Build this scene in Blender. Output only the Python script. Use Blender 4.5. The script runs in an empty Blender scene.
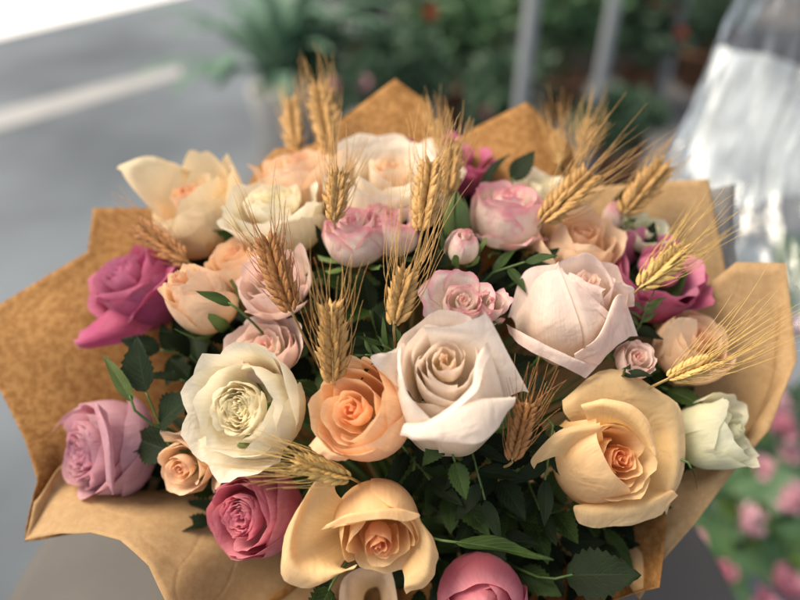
import bpy, math, random
import numpy as np
from mathutils import Vector

rnd = random.Random(7)
scene = bpy.context.scene
COL = scene.collection
rad = math.radians

# ------------------------------------------------------------------ camera
FPX = 667.0                      # focal length in photo pixels (800 wide)
CAM = np.array((0.0, 0.0, 1.30))
PITCH = rad(38.0)
Fv = np.array((0.0, math.cos(PITCH), -math.sin(PITCH)))
Rv = np.array((1.0, 0.0, 0.0))
Uv = np.array((0.0, math.sin(PITCH), math.cos(PITCH)))
cd = bpy.data.cameras.new('camera')
cd.sensor_width = 36.0
cd.lens = FPX * 36.0 / 800.0
cd.clip_start = 0.02
cd.clip_end = 200.0
cd.dof.use_dof = True
cd.dof.focus_distance = 0.39
cd.dof.aperture_fstop = 2.4
cam = bpy.data.objects.new('camera', cd)
cam.location = CAM
cam.rotation_euler = (math.pi / 2 - PITCH, 0, 0)
COL.objects.link(cam)
scene.camera = cam

# ------------------------------------------------------------------ light
SUN_EL, SUN_AZ = rad(57), rad(-84)      # azimuth measured from +y towards +x: light comes from behind on the left
w = bpy.data.worlds.new('World')
scene.world = w
w.use_nodes = True
nt = w.node_tree
nt.nodes.clear()
sky = nt.nodes.new('ShaderNodeTexSky')
sky.sky_type = 'NISHITA'
sky.sun_disc = False
sky.sun_elevation = SUN_EL
sky.sun_rotation = SUN_AZ
sky.dust_density = 3.0
hs = nt.nodes.new('ShaderNodeHueSaturation')
hs.inputs['Saturation'].default_value = 0.25
bg = nt.nodes.new('ShaderNodeBackground')
bg.inputs['Strength'].default_value = 0.076
wo = nt.nodes.new('ShaderNodeOutputWorld')
nt.links.new(sky.outputs[0], hs.inputs['Color'])
nt.links.new(hs.outputs[0], bg.inputs[0])
nt.links.new(bg.outputs[0], wo.inputs[0])
sl = bpy.data.lights.new('sun', 'SUN')
sl.energy = 1.5
sl.angle = rad(30)
sl.color = (1.0, 0.84, 0.62)
so = bpy.data.objects.new('sun', sl)
sd = Vector((math.sin(SUN_AZ) * math.cos(SUN_EL), math.cos(SUN_AZ) * math.cos(SUN_EL), math.sin(SUN_EL)))
so.rotation_euler = sd.to_track_quat('Z', 'Y').to_euler()
so.location = (-2, 2, 4)
COL.objects.link(so)
scene.view_settings.view_transform = 'Standard'
scene.view_settings.look = 'None'
scene.view_settings.exposure = 1.66
scene.view_settings.gamma = 1.0
scene.cycles.use_denoising = True
scene.cycles.max_bounces = 10
scene.cycles.transparent_max_bounces = 16


# ------------------------------------------------------------------ helpers
def ray(px, py):
    return Fv + (px - 400) / FPX * Rv + (300 - py) / FPX * Uv


def P(px, py, d):
    return CAM + d * ray(px, py)


def ground(px, py, z=0.0):
    r = ray(px, py)
    return CAM + r * ((z - CAM[2]) / r[2])


def dome(px, py):
    d = 0.365 + 0.075 * ((px - 420) / 330.0) ** 2
    if py < 400:
        d += 0.125 * ((400 - py) / 250.0) ** 1.5
    else:
        d += 0.030 * ((py - 400) / 200.0) ** 2
    return d


def norm(v):
    v = np.asarray(v, float)
    return v / np.linalg.norm(v)


def camdir(n):
    return norm(n[0] * Rv + n[1] * Uv - n[2] * Fv)


def empty(name, loc, label=None, cat=None, group=None):
    o = bpy.data.objects.new(name, None)
    o.empty_display_size = 0.01
    o.location = loc
    COL.objects.link(o)
    tag(o, label, cat, group)
    return o


def tag(o, label=None, cat=None, group=None, kind=None):
    if label: o['label'] = label
    if cat: o['category'] = cat
    if group: o['group'] = group
    if kind: o['kind'] = kind
    return o


def mk(name, V, faces, mat, parent=None, origin=None, attr=None, uv=None, smooth=True):
    V = np.asarray(V, float)
    if parent is not None:
        q, off = parent, np.zeros(3)
        while q is not None:
            off = off + np.array(q.location)
            q = q.parent
        V = V - off
        loc = (0, 0, 0)
    elif origin is not None:
        V = V - np.asarray(origin)
        loc = tuple(origin)
    else:
        loc = (0, 0, 0)
    me = bpy.data.meshes.new(name)
    me.from_pydata(V.tolist(), [], faces)
    if smooth:
        me.polygons.foreach_set('use_smooth', [True] * len(me.polygons))
    if attr is not None:
        a = me.color_attributes.new('pet', 'FLOAT_COLOR', 'POINT')
        a.data.foreach_set('color', np.asarray(attr, np.float32).ravel())
    if uv is not None:
        ul = me.uv_layers.new(name='UVMap')
        idx = np.empty(len(me.loops), np.int32)
        me.loops.foreach_get('vertex_index', idx)
        ul.data.foreach_set('uv', np.asarray(uv, np.float32)[idx].ravel())
    me.materials.append(mat)
    me.update()
    o = bpy.data.objects.new(name, me)
    o.location = loc
    COL.objects.link(o)
    if parent is not None:
        o.parent = parent
    return o


def grid_faces(nu, nv, off=0):
    f = []
    for j in range(nv - 1):
        for i in range(nu - 1):
            a = off + j * nu + i
            f.append((a, a + 1, a + nu + 1, a + nu))
    return f


def tube(pts, r0, r1=None, n=6, off=0):
    """swept tube; returns V, faces"""
    pts = np.asarray(pts, float)
    r1 = r0 if r1 is None else r1
    V, Fc = [], []
    m = len(pts)
    up = np.array((0.31, 0.17, 0.93))
    for k in range(m):
        t = pts[min(k + 1, m - 1)] - pts[max(k - 1, 0)]
        t = t / (np.linalg.norm(t) + 1e-12)
        a = np.cross(t, up)
        if np.linalg.norm(a) < 1e-3: a = np.cross(t, (1, 0, 0))
        a = norm(a); b = np.cross(t, a)
        r = r0 + (r1 - r0) * k / (m - 1)
        for i in range(n):
            th = 2 * math.pi * i / n
            V.append(pts[k] + r * (math.cos(th) * a + math.sin(th) * b))
    for k in range(m - 1):
        for i in range(n):
            a0 = off + k * n + i; a1 = off + k * n + (i + 1) % n
            Fc.append((a0, a1, a1 + n, a0 + n))
    V.append(pts[0]); V.append(pts[-1])
    c0 = off + m * n
    for i in range(n):
        Fc.append((c0, off + (i + 1) % n, off + i))
        Fc.append((c0 + 1, off + (m - 1) * n + i, off + (m - 1) * n + (i + 1) % n))
    return V, Fc


def bez(p0, p1, p2, p3, n):
    t = np.linspace(0, 1, n)[:, None]
    return (1 - t) ** 3 * p0 + 3 * (1 - t) ** 2 * t * p1 + 3 * (1 - t) * t * t * p2 + t ** 3 * p3


def catmull(pts, n):
    pts = np.asarray(pts, float)
    m = len(pts)
    if m == 2:
        t = np.linspace(0, 1, n)[:, None]
        return pts[0] * (1 - t) + pts[1] * t
    ext = np.vstack([2 * pts[0] - pts[1], pts, 2 * pts[-1] - pts[-2]])
    out = []
    for s in np.linspace(0, m - 1, n):
        i = min(int(s), m - 2); t = s - i
        a, b, c, d = ext[i], ext[i + 1], ext[i + 2], ext[i + 3]
        out.append(0.5 * (2 * b + (c - a) * t + (2 * a - 5 * b + 4 * c - d) * t * t + (3 * b - a - 3 * c + d) * t ** 3))
    return np.array(out)


def smooth01(x):
    x = np.clip(x, 0, 1)
    return x * x * (3 - 2 * x)


# ------------------------------------------------------------------ materials
class N:
    def __init__(self, name):
        self.m = bpy.data.materials.new(name)
        self.m.use_nodes = True
        self.t = self.m.node_tree
        self.t.nodes.clear()
        self.out = self.t.nodes.new('ShaderNodeOutputMaterial')

    def n(self, typ, **kw):
        x = self.t.nodes.new(typ)
        for k, v in kw.items():
            if k in x.inputs: x.inputs[k].default_value = v
            else: setattr(x, k, v)
        return x

    def l(self, a, b):
        self.t.links.new(a, b)

    def rgb(self, fac, a, b, blend='MIX'):
        x = self.t.nodes.new('ShaderNodeMix')
        x.data_type = 'RGBA'; x.blend_type = blend
        for i, v in ((0, fac), (6, a), (7, b)):
            if hasattr(v, 'is_linked') or hasattr(v, 'links'): self.l(v, x.inputs[i])
            else: x.inputs[i].default_value = v if i == 0 else (v if len(v) == 4 else (*v, 1))
        return x.outputs[2]

    def ramp(self, src, a, b, va=0.0, vb=1.0):
        x = self.t.nodes.new('ShaderNodeMapRange')
        x.inputs[1].default_value = a; x.inputs[2].default_value = b
        x.inputs[3].default_value = va; x.inputs[4].default_value = vb
        x.interpolation_type = 'SMOOTHSTEP'
        self.l(src, x.inputs[0])
        return x.outputs[0]


def petal_mat(name, inner, outer, rim, base, rim_amt=0.3, trans=0.46, rim_lo=0.72, blotch=0.0, rough=0.55, inner_to=.62):
    k = N(name)
    at = k.n('ShaderNodeAttribute', attribute_name='pet')
    sp = k.n('ShaderNodeSeparateColor')
    k.l(at.outputs['Color'], sp.inputs[0])
    v, lay, uu = sp.outputs[0], sp.outputs[1], sp.outputs[2]
    c = k.rgb(k.ramp(lay, 0.0, inner_to), inner, outer)
    c = k.rgb(k.ramp(v, 0.72, 0.12), c, base)
    tc = k.n('ShaderNodeTexCoord')
    mp = k.n('ShaderNodeMapping')
    mp.inputs['Scale'].default_value = (34, 1.8, 1)
    k.l(tc.outputs['UV'], mp.inputs[0])
    vein = k.n('ShaderNodeTexNoise', Scale=1.0, Detail=3.0)
    k.l(mp.outputs[0], vein.inputs['Vector'])
    nz = k.n('ShaderNodeTexNoise', Scale=90.0, Detail=4.0)
    k.l(tc.outputs['Object'], nz.inputs['Vector'])
    rm = k.n('ShaderNodeMath', operation='MULTIPLY')
    k.l(k.ramp(v, rim_lo, 1.0), rm.inputs[0])
    rm2 = k.n('ShaderNodeMath', operation='MULTIPLY_ADD')
    k.l(nz.outputs['Fac'], rm2.inputs[0]); rm2.inputs[1].default_value = 1.4 * rim_amt; rm2.inputs[2].default_value = 0.3 * rim_amt
    k.l(rm2.outputs[0], rm.inputs[1])
    c = k.rgb(rm.outputs[0], c, rim)
    c = k.rgb(k.ramp(vein.outputs['Fac'], 0.35, 0.7, 0.0, 0.20), c, tuple(x * 0.72 for x in outer))
    if blotch:
        nb = k.n('ShaderNodeTexNoise', Scale=120.0, Detail=2.0)
        k.l(tc.outputs['Object'], nb.inputs['Vector'])
        bl = k.n('ShaderNodeMath', operation='MULTIPLY')
        k.l(k.ramp(nb.outputs['Fac'], 0.52, 0.66, 0, blotch), bl.inputs[0])
        k.l(k.ramp(v, 0.45, 0.85), bl.inputs[1])
        c = k.rgb(bl.outputs[0], c, rim)
    sp_ = k.n('ShaderNodeTexNoise', Scale=34.0, Detail=5.0, Roughness=.7); k.l(tc.outputs['Object'], sp_.inputs['Vector'])
    c = k.rgb(k.ramp(sp_.outputs['Fac'], .56, .74, 0, .30), c, (outer[0] * .82, outer[1] * .66, outer[2] * .58))
    bs = k.n('ShaderNodeBsdfPrincipled', Roughness=rough)
    bs.inputs['Specular IOR Level'].default_value = 0.25
    bs.inputs['Sheen Weight'].default_value = 0.12
    k.l(c, bs.inputs['Base Color'])
    bp = k.n('ShaderNodeBump', Strength=0.5, Distance=0.0007)
    hh = k.n('ShaderNodeMath', operation='MULTIPLY_ADD')
    k.l(vein.outputs['Fac'], hh.inputs[0]); hh.inputs[1].default_value = 0.8
    k.l(nz.outputs['Fac'], hh.inputs[2])
    k.l(hh.outputs[0], bp.inputs['Height'])
    cr = k.n('ShaderNodeTexNoise', Scale=48.0, Detail=2.5, Distortion=1.2)
    k.l(tc.outputs['Object'], cr.inputs['Vector'])
    bp2 = k.n('ShaderNodeBump', Strength=0.45, Distance=0.004)
    k.l(cr.outputs['Fac'], bp2.inputs['Height']); k.l(bp.outputs[0], bp2.inputs['Normal'])
    k.l(bp2.outputs[0], bs.inputs['Normal'])
    tr = k.n('ShaderNodeBsdfTranslucent')
    gm = k.n('ShaderNodeGamma', Gamma=1.25)
    k.l(c, gm.inputs[0]); k.l(gm.outputs[0], tr.inputs[0])
    mx = k.n('ShaderNodeMixShader', Fac=trans)
    k.l(bs.outputs[0], mx.inputs[1]); k.l(tr.outputs[0], mx.inputs[2])
    k.l(mx.outputs[0], k.out.inputs[0])
    return k.m


def simple_mat(name, col, rough=0.6, trans=0.0, nscale=60.0, namt=0.25, bump=0.0, bscale=200.0, metal=0.0, col2=None, spec=0.4):
    k = N(name)
    tc = k.n('ShaderNodeTexCoord')
    nz = k.n('ShaderNodeTexNoise', Scale=nscale, Detail=5.0)
    k.l(tc.outputs['Object'], nz.inputs['Vector'])
    c2 = col2 or tuple(x * 0.55 for x in col)
    c = k.rgb(k.ramp(nz.outputs['Fac'], 0.35, 0.7, 0, namt if col2 is None else 1.0), col, c2)
    bs = k.n('ShaderNodeBsdfPrincipled', Roughness=rough, Metallic=metal)
    bs.inputs['Specular IOR Level'].default_value = spec
    k.l(c, bs.inputs['Base Color'])
    if bump:
        nb = k.n('ShaderNodeTexNoise', Scale=bscale, Detail=4.0)
        k.l(tc.outputs['Object'], nb.inputs['Vector'])
        bp = k.n('ShaderNodeBump', Strength=bump, Distance=0.002)
        k.l(nb.outputs['Fac'], bp.inputs['Height']); k.l(bp.outputs[0], bs.inputs['Normal'])
    sh = bs.outputs[0]
    if trans:
        tr = k.n('ShaderNodeBsdfTranslucent'); k.l(c, tr.inputs[0])
        mx = k.n('ShaderNodeMixShader', Fac=trans)
        k.l(sh, mx.inputs[1]); k.l(tr.outputs[0], mx.inputs[2]); sh = mx.outputs[0]
    k.l(sh, k.out.inputs[0])
    return k.m


M = {}
#                              inner              outer              rim                base
M['white'] = petal_mat('white_petal', (.89, .68, .48), (.89, .79, .69), (.90, .81, .76), (.86, .72, .44), .3, inner_to=.3)
M['blush'] = petal_mat('blush_petal', (.86, .66, .52), (.86, .71, .63), (.88, .72, .70), (.84, .68, .44), .4)
M['ivory'] = petal_mat('ivory_petal', (.88, .62, .38), (.89, .80, .66), (.90, .85, .76), (.86, .68, .38), .3, inner_to=.5)
M['ivorypeach'] = petal_mat('ivory_peach_petal', (.88, .52, .32), (.90, .75, .50), (.90, .80, .60), (.88, .52, .20), .3, inner_to=.5)
M['cream'] = petal_mat('cream_petal', (.88, .80, .54), (.90, .83, .66), (.91, .87, .75), (.86, .75, .42), .4)
M['greenwhite'] = petal_mat('greenish_white_petal', (.80, .78, .50), (.85, .83, .62), (.88, .87, .72), (.64, .68, .32), .4)
M['peach'] = petal_mat('peach_petal', (.91, .38, .16), (.93, .66, .34), (.93, .73, .46), (.92, .57, .17), .35, inner_to=.55)
M['apricot'] = petal_mat('apricot_petal', (.93, .48, .24), (.95, .67, .40), (.95, .74, .50), (.94, .60, .26), .35)
M['palepeach'] = petal_mat('pale_peach_petal', (.88, .54, .32), (.90, .68, .46), (.90, .68, .52), (.88, .64, .28), .3)
M['mauve'] = petal_mat('mauve_petal', (.60, .25, .34), (.65, .35, .41), (.78, .54, .59), (.60, .34, .30), .5)
M['magenta'] = petal_mat('magenta_petal', (.78, .36, .50), (.52, .09, .21), (.74, .32, .44), (.48, .12, .16), .4)
M['hotpink'] = petal_mat('hot_pink_petal', (.76, .29, .38), (.66, .17, .23), (.84, .46, .51), (.66, .26, .22), .5)
M['spray'] = petal_mat('pink_edged_petal', (.86, .52, .48), (.88, .75, .67), (.78, .17, .32), (.85, .77, .54), .55, rim_lo=.82, blotch=.25, inner_to=.3)
M['spraypale'] = petal_mat('pale_pink_petal', (.86, .50, .44), (.88, .72, .64), (.88, .62, .58), (.82, .74, .52), .3, inner_to=.5)
M['stem'] = simple_mat('green_stem', (.07, .12, .03), .5)
M['sepal'] = simple_mat('green_sepal', (.13, .20, .06), .5, .2, 120)
M['leaf'] = simple_mat('dark_leaf', (.022, .045, .014), .42, .15, 50, .5, .3, 120)
M['leaf2'] = simple_mat('mid_leaf', (.05, .085, .022), .42, .2, 50, .5, .3, 120)
M['leaf3'] = simple_mat('pale_leaf', (.10, .13, .045), .5, .2, 50, .5, .3, 120)
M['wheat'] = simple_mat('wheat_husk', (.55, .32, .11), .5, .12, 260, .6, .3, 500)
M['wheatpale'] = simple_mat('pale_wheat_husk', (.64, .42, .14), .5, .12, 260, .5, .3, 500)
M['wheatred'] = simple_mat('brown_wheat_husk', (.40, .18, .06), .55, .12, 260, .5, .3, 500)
M['straw'] = simple_mat('straw', (.55, .40, .17), .5, .1, 100, .3)


# ------------------------------------------------------------------ roses
def petal_uv(nu, nv):
    u = np.linspace(-1, 1, nu); v = np.linspace(0, 1, nv)
    uu, vv = np.meshgrid(u, v)
    return uu, vv


def petal_param(az, R=.8, zt=0.0, D=1.5, Rt=.8, half=60, roll=40, vr=.72, spiral=.06, corner=.22, tipr=.28, ruffle=.02, belly=1.12, z0=None, nu=15, nv=16, seed=0, point=0.0, skew=0.0):
    """one petal in rose units; returns V (n,3), attr basics, uv"""
    rr = random.Random(seed)
    uu, vv = petal_uv(nu, nv)
    zb = -D if z0 is None else z0
    t = np.linspace(0, 1, 60)[:, None]
    p = bez(np.array((.09, zb)), np.array((R * 1.05, zb + .02 * (zt - zb))), np.array((R * belly, zb + .62 * (zt - zb))), np.array((Rt, zt)), 60)
    seg = np.diff(p, axis=0)
    sl_ = np.hypot(seg[:, 0], seg[:, 1])
    cum = np.concatenate([[0], np.cumsum(sl_)]); L = cum[-1]
    ang = np.arctan2(seg[:, 0], seg[:, 1])           # 0 = along axis, + = outward
    mid = (cum[:-1] + cum[1:]) / 2 / L
    X = np.zeros_like(uu); Z = np.zeros_like(uu); TH = np.zeros_like(uu)
    ph1, ph2, ph3 = rr.uniform(0, 6.3), rr.uniform(0, 6.3), rr.uniform(0, 6.3)
    for i in range(nu):
        u = uu[0, i]
        vend = 1 - tipr * abs(u) ** 2.6 + point * max(0, 1 - abs(u) * 2.2) + .025 * math.sin(5 * u + ph1) + .012 * math.sin(11 * u + ph2)
        vrr = vr - corner * abs(u) ** 1.6 + .05 * math.sin(3 * u + ph3)
        rl = rad(roll) * (0.75 + 0.5 * abs(u) + .15 * math.sin(2.3 * u + ph2))
        n = 90
        s = np.linspace(0, vend, n)
        base = np.interp(s, mid, ang)
        extra = rl * np.clip((s - vrr) / max(1e-3, (1 - vrr)), 0, 1.6) ** 1.25
        a = base + extra
        ds = vend * L / (n - 1)
        x = .09 + np.concatenate([[0], np.cumsum(np.sin(a[:-1]) * ds)])
        z = zb + np.concatenate([[0], np.cumsum(np.cos(a[:-1]) * ds)])
        sv = vv[:, i] * vend
        X[:, i] = np.interp(sv, s, x); Z[:, i] = np.interp(sv, s, z)
    wv = .35 + .65 * smooth01(vv / .45)
    TH = rad(az) + rad(half) * uu * wv + rad(skew) * vv
    X = X + .018 * np.sin(2.6 * uu + 3.4 * vv + ph1) * vv + .012 * np.sin(5.2 * uu - 4.1 * vv + ph2) * vv
    X = X + spiral * uu * smooth01(vv / .4) + ruffle * vv ** 3 * (np.sin(7 * uu + ph1) + .6 * np.sin(13 * uu + ph2))
    Z = Z + ruffle * 1.2 * vv ** 4 * (np.sin(6 * uu + ph3) + .5 * np.sin(15 * uu + ph1))
    V = np.stack([X * np.cos(TH), X * np.sin(TH), Z], -1).reshape(-1, 3)
    return V, uu.ravel(), vv.ravel(), nu, nv


class Rose:
    def __init__(self, px, py, S, n, pal, label, D=1.5, dz=0.0, group='roses of the bouquet', cat='rose', name='rose', seed=None, stem=True):
        self.px, self.py, self.S = px, py, S
        self.d = dome(px, py) + dz
        self.s = self.d / FPX
        self.c = P(px, py, self.d)
        self.n = camdir(n)
        e1 = Rv - self.n * np.dot(Rv, self.n); e1 = norm(e1)
        e2 = np.cross(self.n, e1)
        self.B = np.stack([e1, e2, self.n], 0)
        self.mat = M[pal]
        self.D = D
        self.seed = seed if seed is not None else int(px * 7 + py * 13)
        self.r = random.Random(self.seed)
        self.base = self.c - self.n * D * S * self.s
        self.e = empty(name, self.base, label, cat, group)
        self.k = 0
        if stem: self.add_stem()

    def loc2w(self, V):
        return self.c + (V * self.S * self.s) @ self.B

    def petal(self, layer, name='petal', parent=None, mat=None, **kw):
        self.k += 1
        kw.setdefault('D', self.D)
        kw.setdefault('seed', self.seed * 31 + self.k)
        V, u, v, nu, nv = petal_param(**kw)
        at = np.stack([v, np.full_like(v, layer), np.abs(u), np.ones_like(v)], -1)
        uv = np.stack([u * .5 + .5 + self.r.random() * 3, v + self.r.random() * 3], -1)
        return mk(name, self.loc2w(V), grid_faces(nu, nv), mat or self.mat, parent or self.e, attr=at, uv=uv)

    def patch(self, rows, layer=1.0, nu=19, nv=16, ruffle=0.6, name='petal', v0=0.35, mat=None):
        """petal from control rows (base to rim) of (photo px, photo py, px towards camera)"""
        self.k += 1
        nu *= 1
        g = []
        for r_ in rows:
            g.append(catmull([P(x, y, self.d - z * self.s) for x, y, z in r_], nu))
        g = np.array(g)
        V = np.stack([catmull(g[:, i], nv) for i in range(nu)], 1)      # nv, nu, 3
        uu, vv = petal_uv(nu, nv)
        ph = self.r.uniform(0, 6.3), self.r.uniform(0, 6.3)
        du = np.gradient(V, axis=1); dv = np.gradient(V, axis=0)
        nn = np.cross(du, dv); nn /= (np.linalg.norm(nn, axis=-1, keepdims=True) + 1e-9)
        amp = 1.8 * ruffle * self.s * (vv ** 3 * (np.sin(6.5 * uu + ph[0]) + .6 * np.sin(14 * uu + ph[1])) + .8 * np.sin(3 * uu + 4 * vv + ph[1]))
        V = V + nn * amp[..., None]
        v = v0 + (1 - v0) * vv.ravel()
        at = np.stack([v, np.full_like(v, layer), np.abs(uu.ravel()), np.ones_like(v)], -1)
        uv = np.stack([uu.ravel() * .5 + .5 + self.r.random() * 3, vv.ravel()], -1)
        return mk(name, V.reshape(-1, 3), grid_faces(nu, nv), mat or self.mat, self.e, attr=at, uv=uv)

    def heart(self, n=8, r0=.06, r1=.42, ztop=.12, zend=.05, half0=115, half1=72, roll=14, ruffle=.012, l0=0.0, l1=.45, depth=.8, close=.92, jit=8, start=0.0):
        """tightly wound central petals, each a petal of its own"""
        az = self.r.uniform(0, 360) + start
        for i in range(n):
            f = i / max(1, n - 1)
            R = r0 + (r1 - r0) * f
            zt = ztop + (zend - ztop) * f + self.r.uniform(-.015, .015)
            self.petal(l0 + (l1 - l0) * f, name='inner_petal', az=az, R=R, zt=zt, Rt=R * close, half=half0 + (half1 - half0) * f, roll=roll * (.4 + f), vr=.86,
                       corner=.1, tipr=.10 + .1 * f, spiral=.045 + .02 * f, ruffle=ruffle, belly=1.06, z0=zt - depth * (.6 + .4 * f), nu=17, nv=9)
            az += 137.5 + self.r.uniform(-jit, jit)

    def quarters(self, n=26, r1=.66, ztop=-.02, zend=.06, ruffle=.03, l1=.5):
        """crowded, ruffled centre of a garden rose"""
        ruffle *= .6
        for i in range(n):
            f = (i + .5) / n
            R = .05 + (r1 - .05) * f ** .8
            zt = ztop + (zend - ztop) * f + self.r.uniform(-.02, .02)
            self.petal(l1 * f, name='inner_petal', az=i * 137.5 + self.r.uniform(-35, 35), R=R, zt=zt, Rt=R * self.r.uniform(.86, 1.0), half=self.r.uniform(48, 78) * (1.35 - .4 * f),
                       roll=self.r.uniform(8, 30), vr=.82, corner=.12, tipr=.14, spiral=self.r.uniform(-.02, .08), ruffle=ruffle, z0=zt - .6, nu=17, nv=8, belly=1.05)

    def ring(self, n, az0, layer=.7, jit=10, **kw):
        for i in range(n):
            k = dict(kw)
            k['R'] = kw.get('R', .8) * (1 + .05 * (i % 3 - 1)); 
            k['zt'] = kw.get('zt', 0) + self.r.uniform(-.04, .04)
            self.petal(layer, az=az0 + 360.0 * i / n + self.r.uniform(-jit, jit), **k)

    def add_stem(self):
        p0 = self.base
        j = np.array((self.r.uniform(-.018, .018), self.r.uniform(-.018, .018), 0))
        tie = TIE + j
        foot = np.array((TIE[0] + 2.2 * j[0], TIE[1] + 2.2 * j[1], TABLE_Z + .003))
        pts = np.vstack([bez(p0 + self.n * .002, p0 - self.n * .03, tie + np.array((j[0] * 2, j[1] * 2, .07)), tie, 10), bez(tie, tie - np.array((0, 0, .02)), foot + np.array((0, 0, .02)), foot, 5)[1:]])
        V, F_ = tube(pts, .0022 if self.S > 32 else .0014, .0026 if self.S > 32 else .0016, 6)
        mk('stem', V, F_, M['stem'], self.e)

    def sepals(self, n=5, length=.75, spread=.62, curl=60, mat=None, wid=17):
        for i in range(n):
            self.petal(1, name='sepal', mat=mat or M['sepal'], az=i * 360 / n + self.r.uniform(-15, 15) + 20, R=spread, zt=-self.D + length, Rt=spread * 1.0, half=wid, roll=curl, vr=.45,
                       corner=0, tipr=.9, z0=-self.D - .05, spiral=0, ruffle=.02, nu=7, nv=9)
        # hip under the flower
        V, F_ = [], []
        prof = [(.0, -.22), (.10, -.2), (.16, -.1), (.15, 0.0), (.09, .05)]
        for r_, z in prof:
            for a in range(10):
                th = a * math.pi / 5
                V.append((r_ * math.cos(th), r_ * math.sin(th), -self.D + z))
        for j in range(len(prof) - 1):
            for a in range(10):
                F_.append((j * 10 + a, j * 10 + (a + 1) % 10, (j + 1) * 10 + (a + 1) % 10, (j + 1) * 10 + a))
        mk('calyx', self.loc2w(np.array(V)), F_, mat or M['sepal'], self.e)


TABLE_Z = 0.72
TIE = np.array((0.0, 0.335, 0.815))


# ------------------------------------------------------------------ the flowers
def tea(r, hn=8, hr=.40, hz=.12, cup=.85, cupn=5, mid=3, cz=-.02, midz=.06, az=0, roll=26, close=.86, l1=.4, hclose=.92, cupk=None, midR=.58):
    r.heart(n=hn, r1=hr, ztop=hz, zend=midz + .01, l1=l1, close=hclose)
    r.ring(mid, az + 40, layer=.6, R=midR, zt=midz, Rt=midR * .97, half=82, roll=roll * .8, vr=.82, spiral=.08, corner=.12, tipr=.14)
    r.ring(cupn, az, layer=.85, R=cup, zt=cz, Rt=cup * close * 1.05, half=66, **{**dict(roll=roll, vr=.78, spiral=.09, corner=.2, tipr=.2), **(cupk or {})})


def bud(r, az=0, l=.8, top=.35, tipR=.2, n=4, roll=30):
    r.heart(n=5, r1=.24, ztop=top + .1, zend=top + .02, l1=.4)
    for i in range(n):
        f = i / max(1, n - 1)
        r.petal(.5 + .5 * f, az=az + i * 137.5, R=.72 + .2 * f, zt=top - .12 * f, Rt=tipR + .16 * f, half=95, roll=roll, vr=.86, spiral=.1, corner=.12, tipr=.22)


G_R = 'roses in the paper wrap'
G_S = 'small spray roses in the paper wrap'

# --- large white rose in the middle
r = Rose(446, 360, 57, (-.10, .50, .86), 'white', 'large white rose with a pointed petal tip, in the middle of the bouquet', D=1.55, dz=-.012, group=G_R)
r.heart(n=7, r0=.07, r1=.40, ztop=.12, zend=.10, l1=.35, roll=20)
r.petal(.5, az=100, R=.52, zt=.14, Rt=.52, half=95, roll=20, vr=.84)
r.petal(.45, az=230, R=.46, zt=.08, Rt=.44, half=90, roll=16, vr=.86, spiral=.08)
r.petal(.5, az=350, R=.50, zt=.06, Rt=.50, half=85, roll=20, vr=.86, spiral=.08)
r.petal(.6, az=215, R=.60, zt=.02, Rt=.54, half=85, roll=14, vr=.86, spiral=.10)
r.petal(.6, az=130, R=.66, zt=.12, Rt=.66, half=80, roll=24, vr=.84, spiral=.08)
r.petal(.65, az=30, R=.70, zt=.08, Rt=.72, half=75, roll=24, vr=.84, spiral=.08)
r.petal(.7, az=330, R=.66, zt=.0, Rt=.66, half=75, roll=50, vr=.80, spiral=.10)
r.petal(.8, az=95, R=.80, zt=.10, Rt=.86, half=82, roll=32, vr=.84, spiral=.05, corner=.1)
r.petal(.9, az=285, R=.92, zt=-.40, Rt=.74, half=85, roll=8, vr=.9, spiral=.08)
r.petal(.9, az=0, R=.98, zt=-.30, Rt=.90, half=80, roll=10, vr=.9, spiral=.08)
r.patch([[(448, 456, -56), (425, 452, -56), (404, 432, -56)],
         [(442, 442, 2), (412, 426, 2), (396, 396, -20)],
         [(432, 422, 24), (410, 396, 22), (402, 370, 10), (401, 350, -2)],
         [(431, 419, 25), (407, 394, 27), (398, 370, 12), (398, 350, -2)]], layer=.9, ruffle=.4)
r.patch([[(440, 457, -50), (470, 454, -52), (500, 427, -54)],
         [(436, 442, 8), (468, 440, 14), (505, 402, -10)],
         [(428, 421, 24), (452, 406, 29), (471, 388, 27), (476, 364, 20), (488, 344, 14)],
         [(430, 424, 29), (455, 410, 35), (477, 391, 33), (484, 367, 22), (493, 350, 10)]], layer=.95, ruffle=.4)
r.patch([[(452, 420, -60), (475, 425, -62), (492, 425, -60)],
         [(432, 350, -22), (470, 355, -14), (503, 402, -22)],
         [(425, 330, 4), (470, 334, 6), (485, 336, 6), (505, 365, -4), (520, 392, -20)],
         [(422, 327, 6), (456, 325, 10), (482, 315, 20), (486, 313, 22), (507, 352, 4), (529, 392, -18)]], ruffle=.5)
r.patch([[(425, 410, -55), (420, 400, -55), (418, 388, -55)],
         [(405, 388, -26), (403, 368, -22), (406, 348, -26)],
         [(400, 390, -12), (384, 366, -4), (400, 344, -12)],
         [(398, 386, -8), (370, 358, 2), (396, 352, -8)]], ruffle=.4)
r.patch([[(440, 452, -56), (455, 455, -54), (470, 450, -56)],
         [(412, 432, -8), (455, 424, 8), (505, 402, -8)],
         [(407, 423, 4), (430, 420, 18), (465, 404, 24), (512, 398, 6)],
         [(403, 425, 12), (425, 423, 28), (470, 405, 34), (516, 397, 14)],
         [(400, 432, 14), (425, 437, 32), (476, 427, 37), (516, 403, 15)],
         [(399, 436, 12), (430, 440, 30), (482, 441, 34), (515, 407, 12)]], ruffle=.7)
r.sepals()

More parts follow.
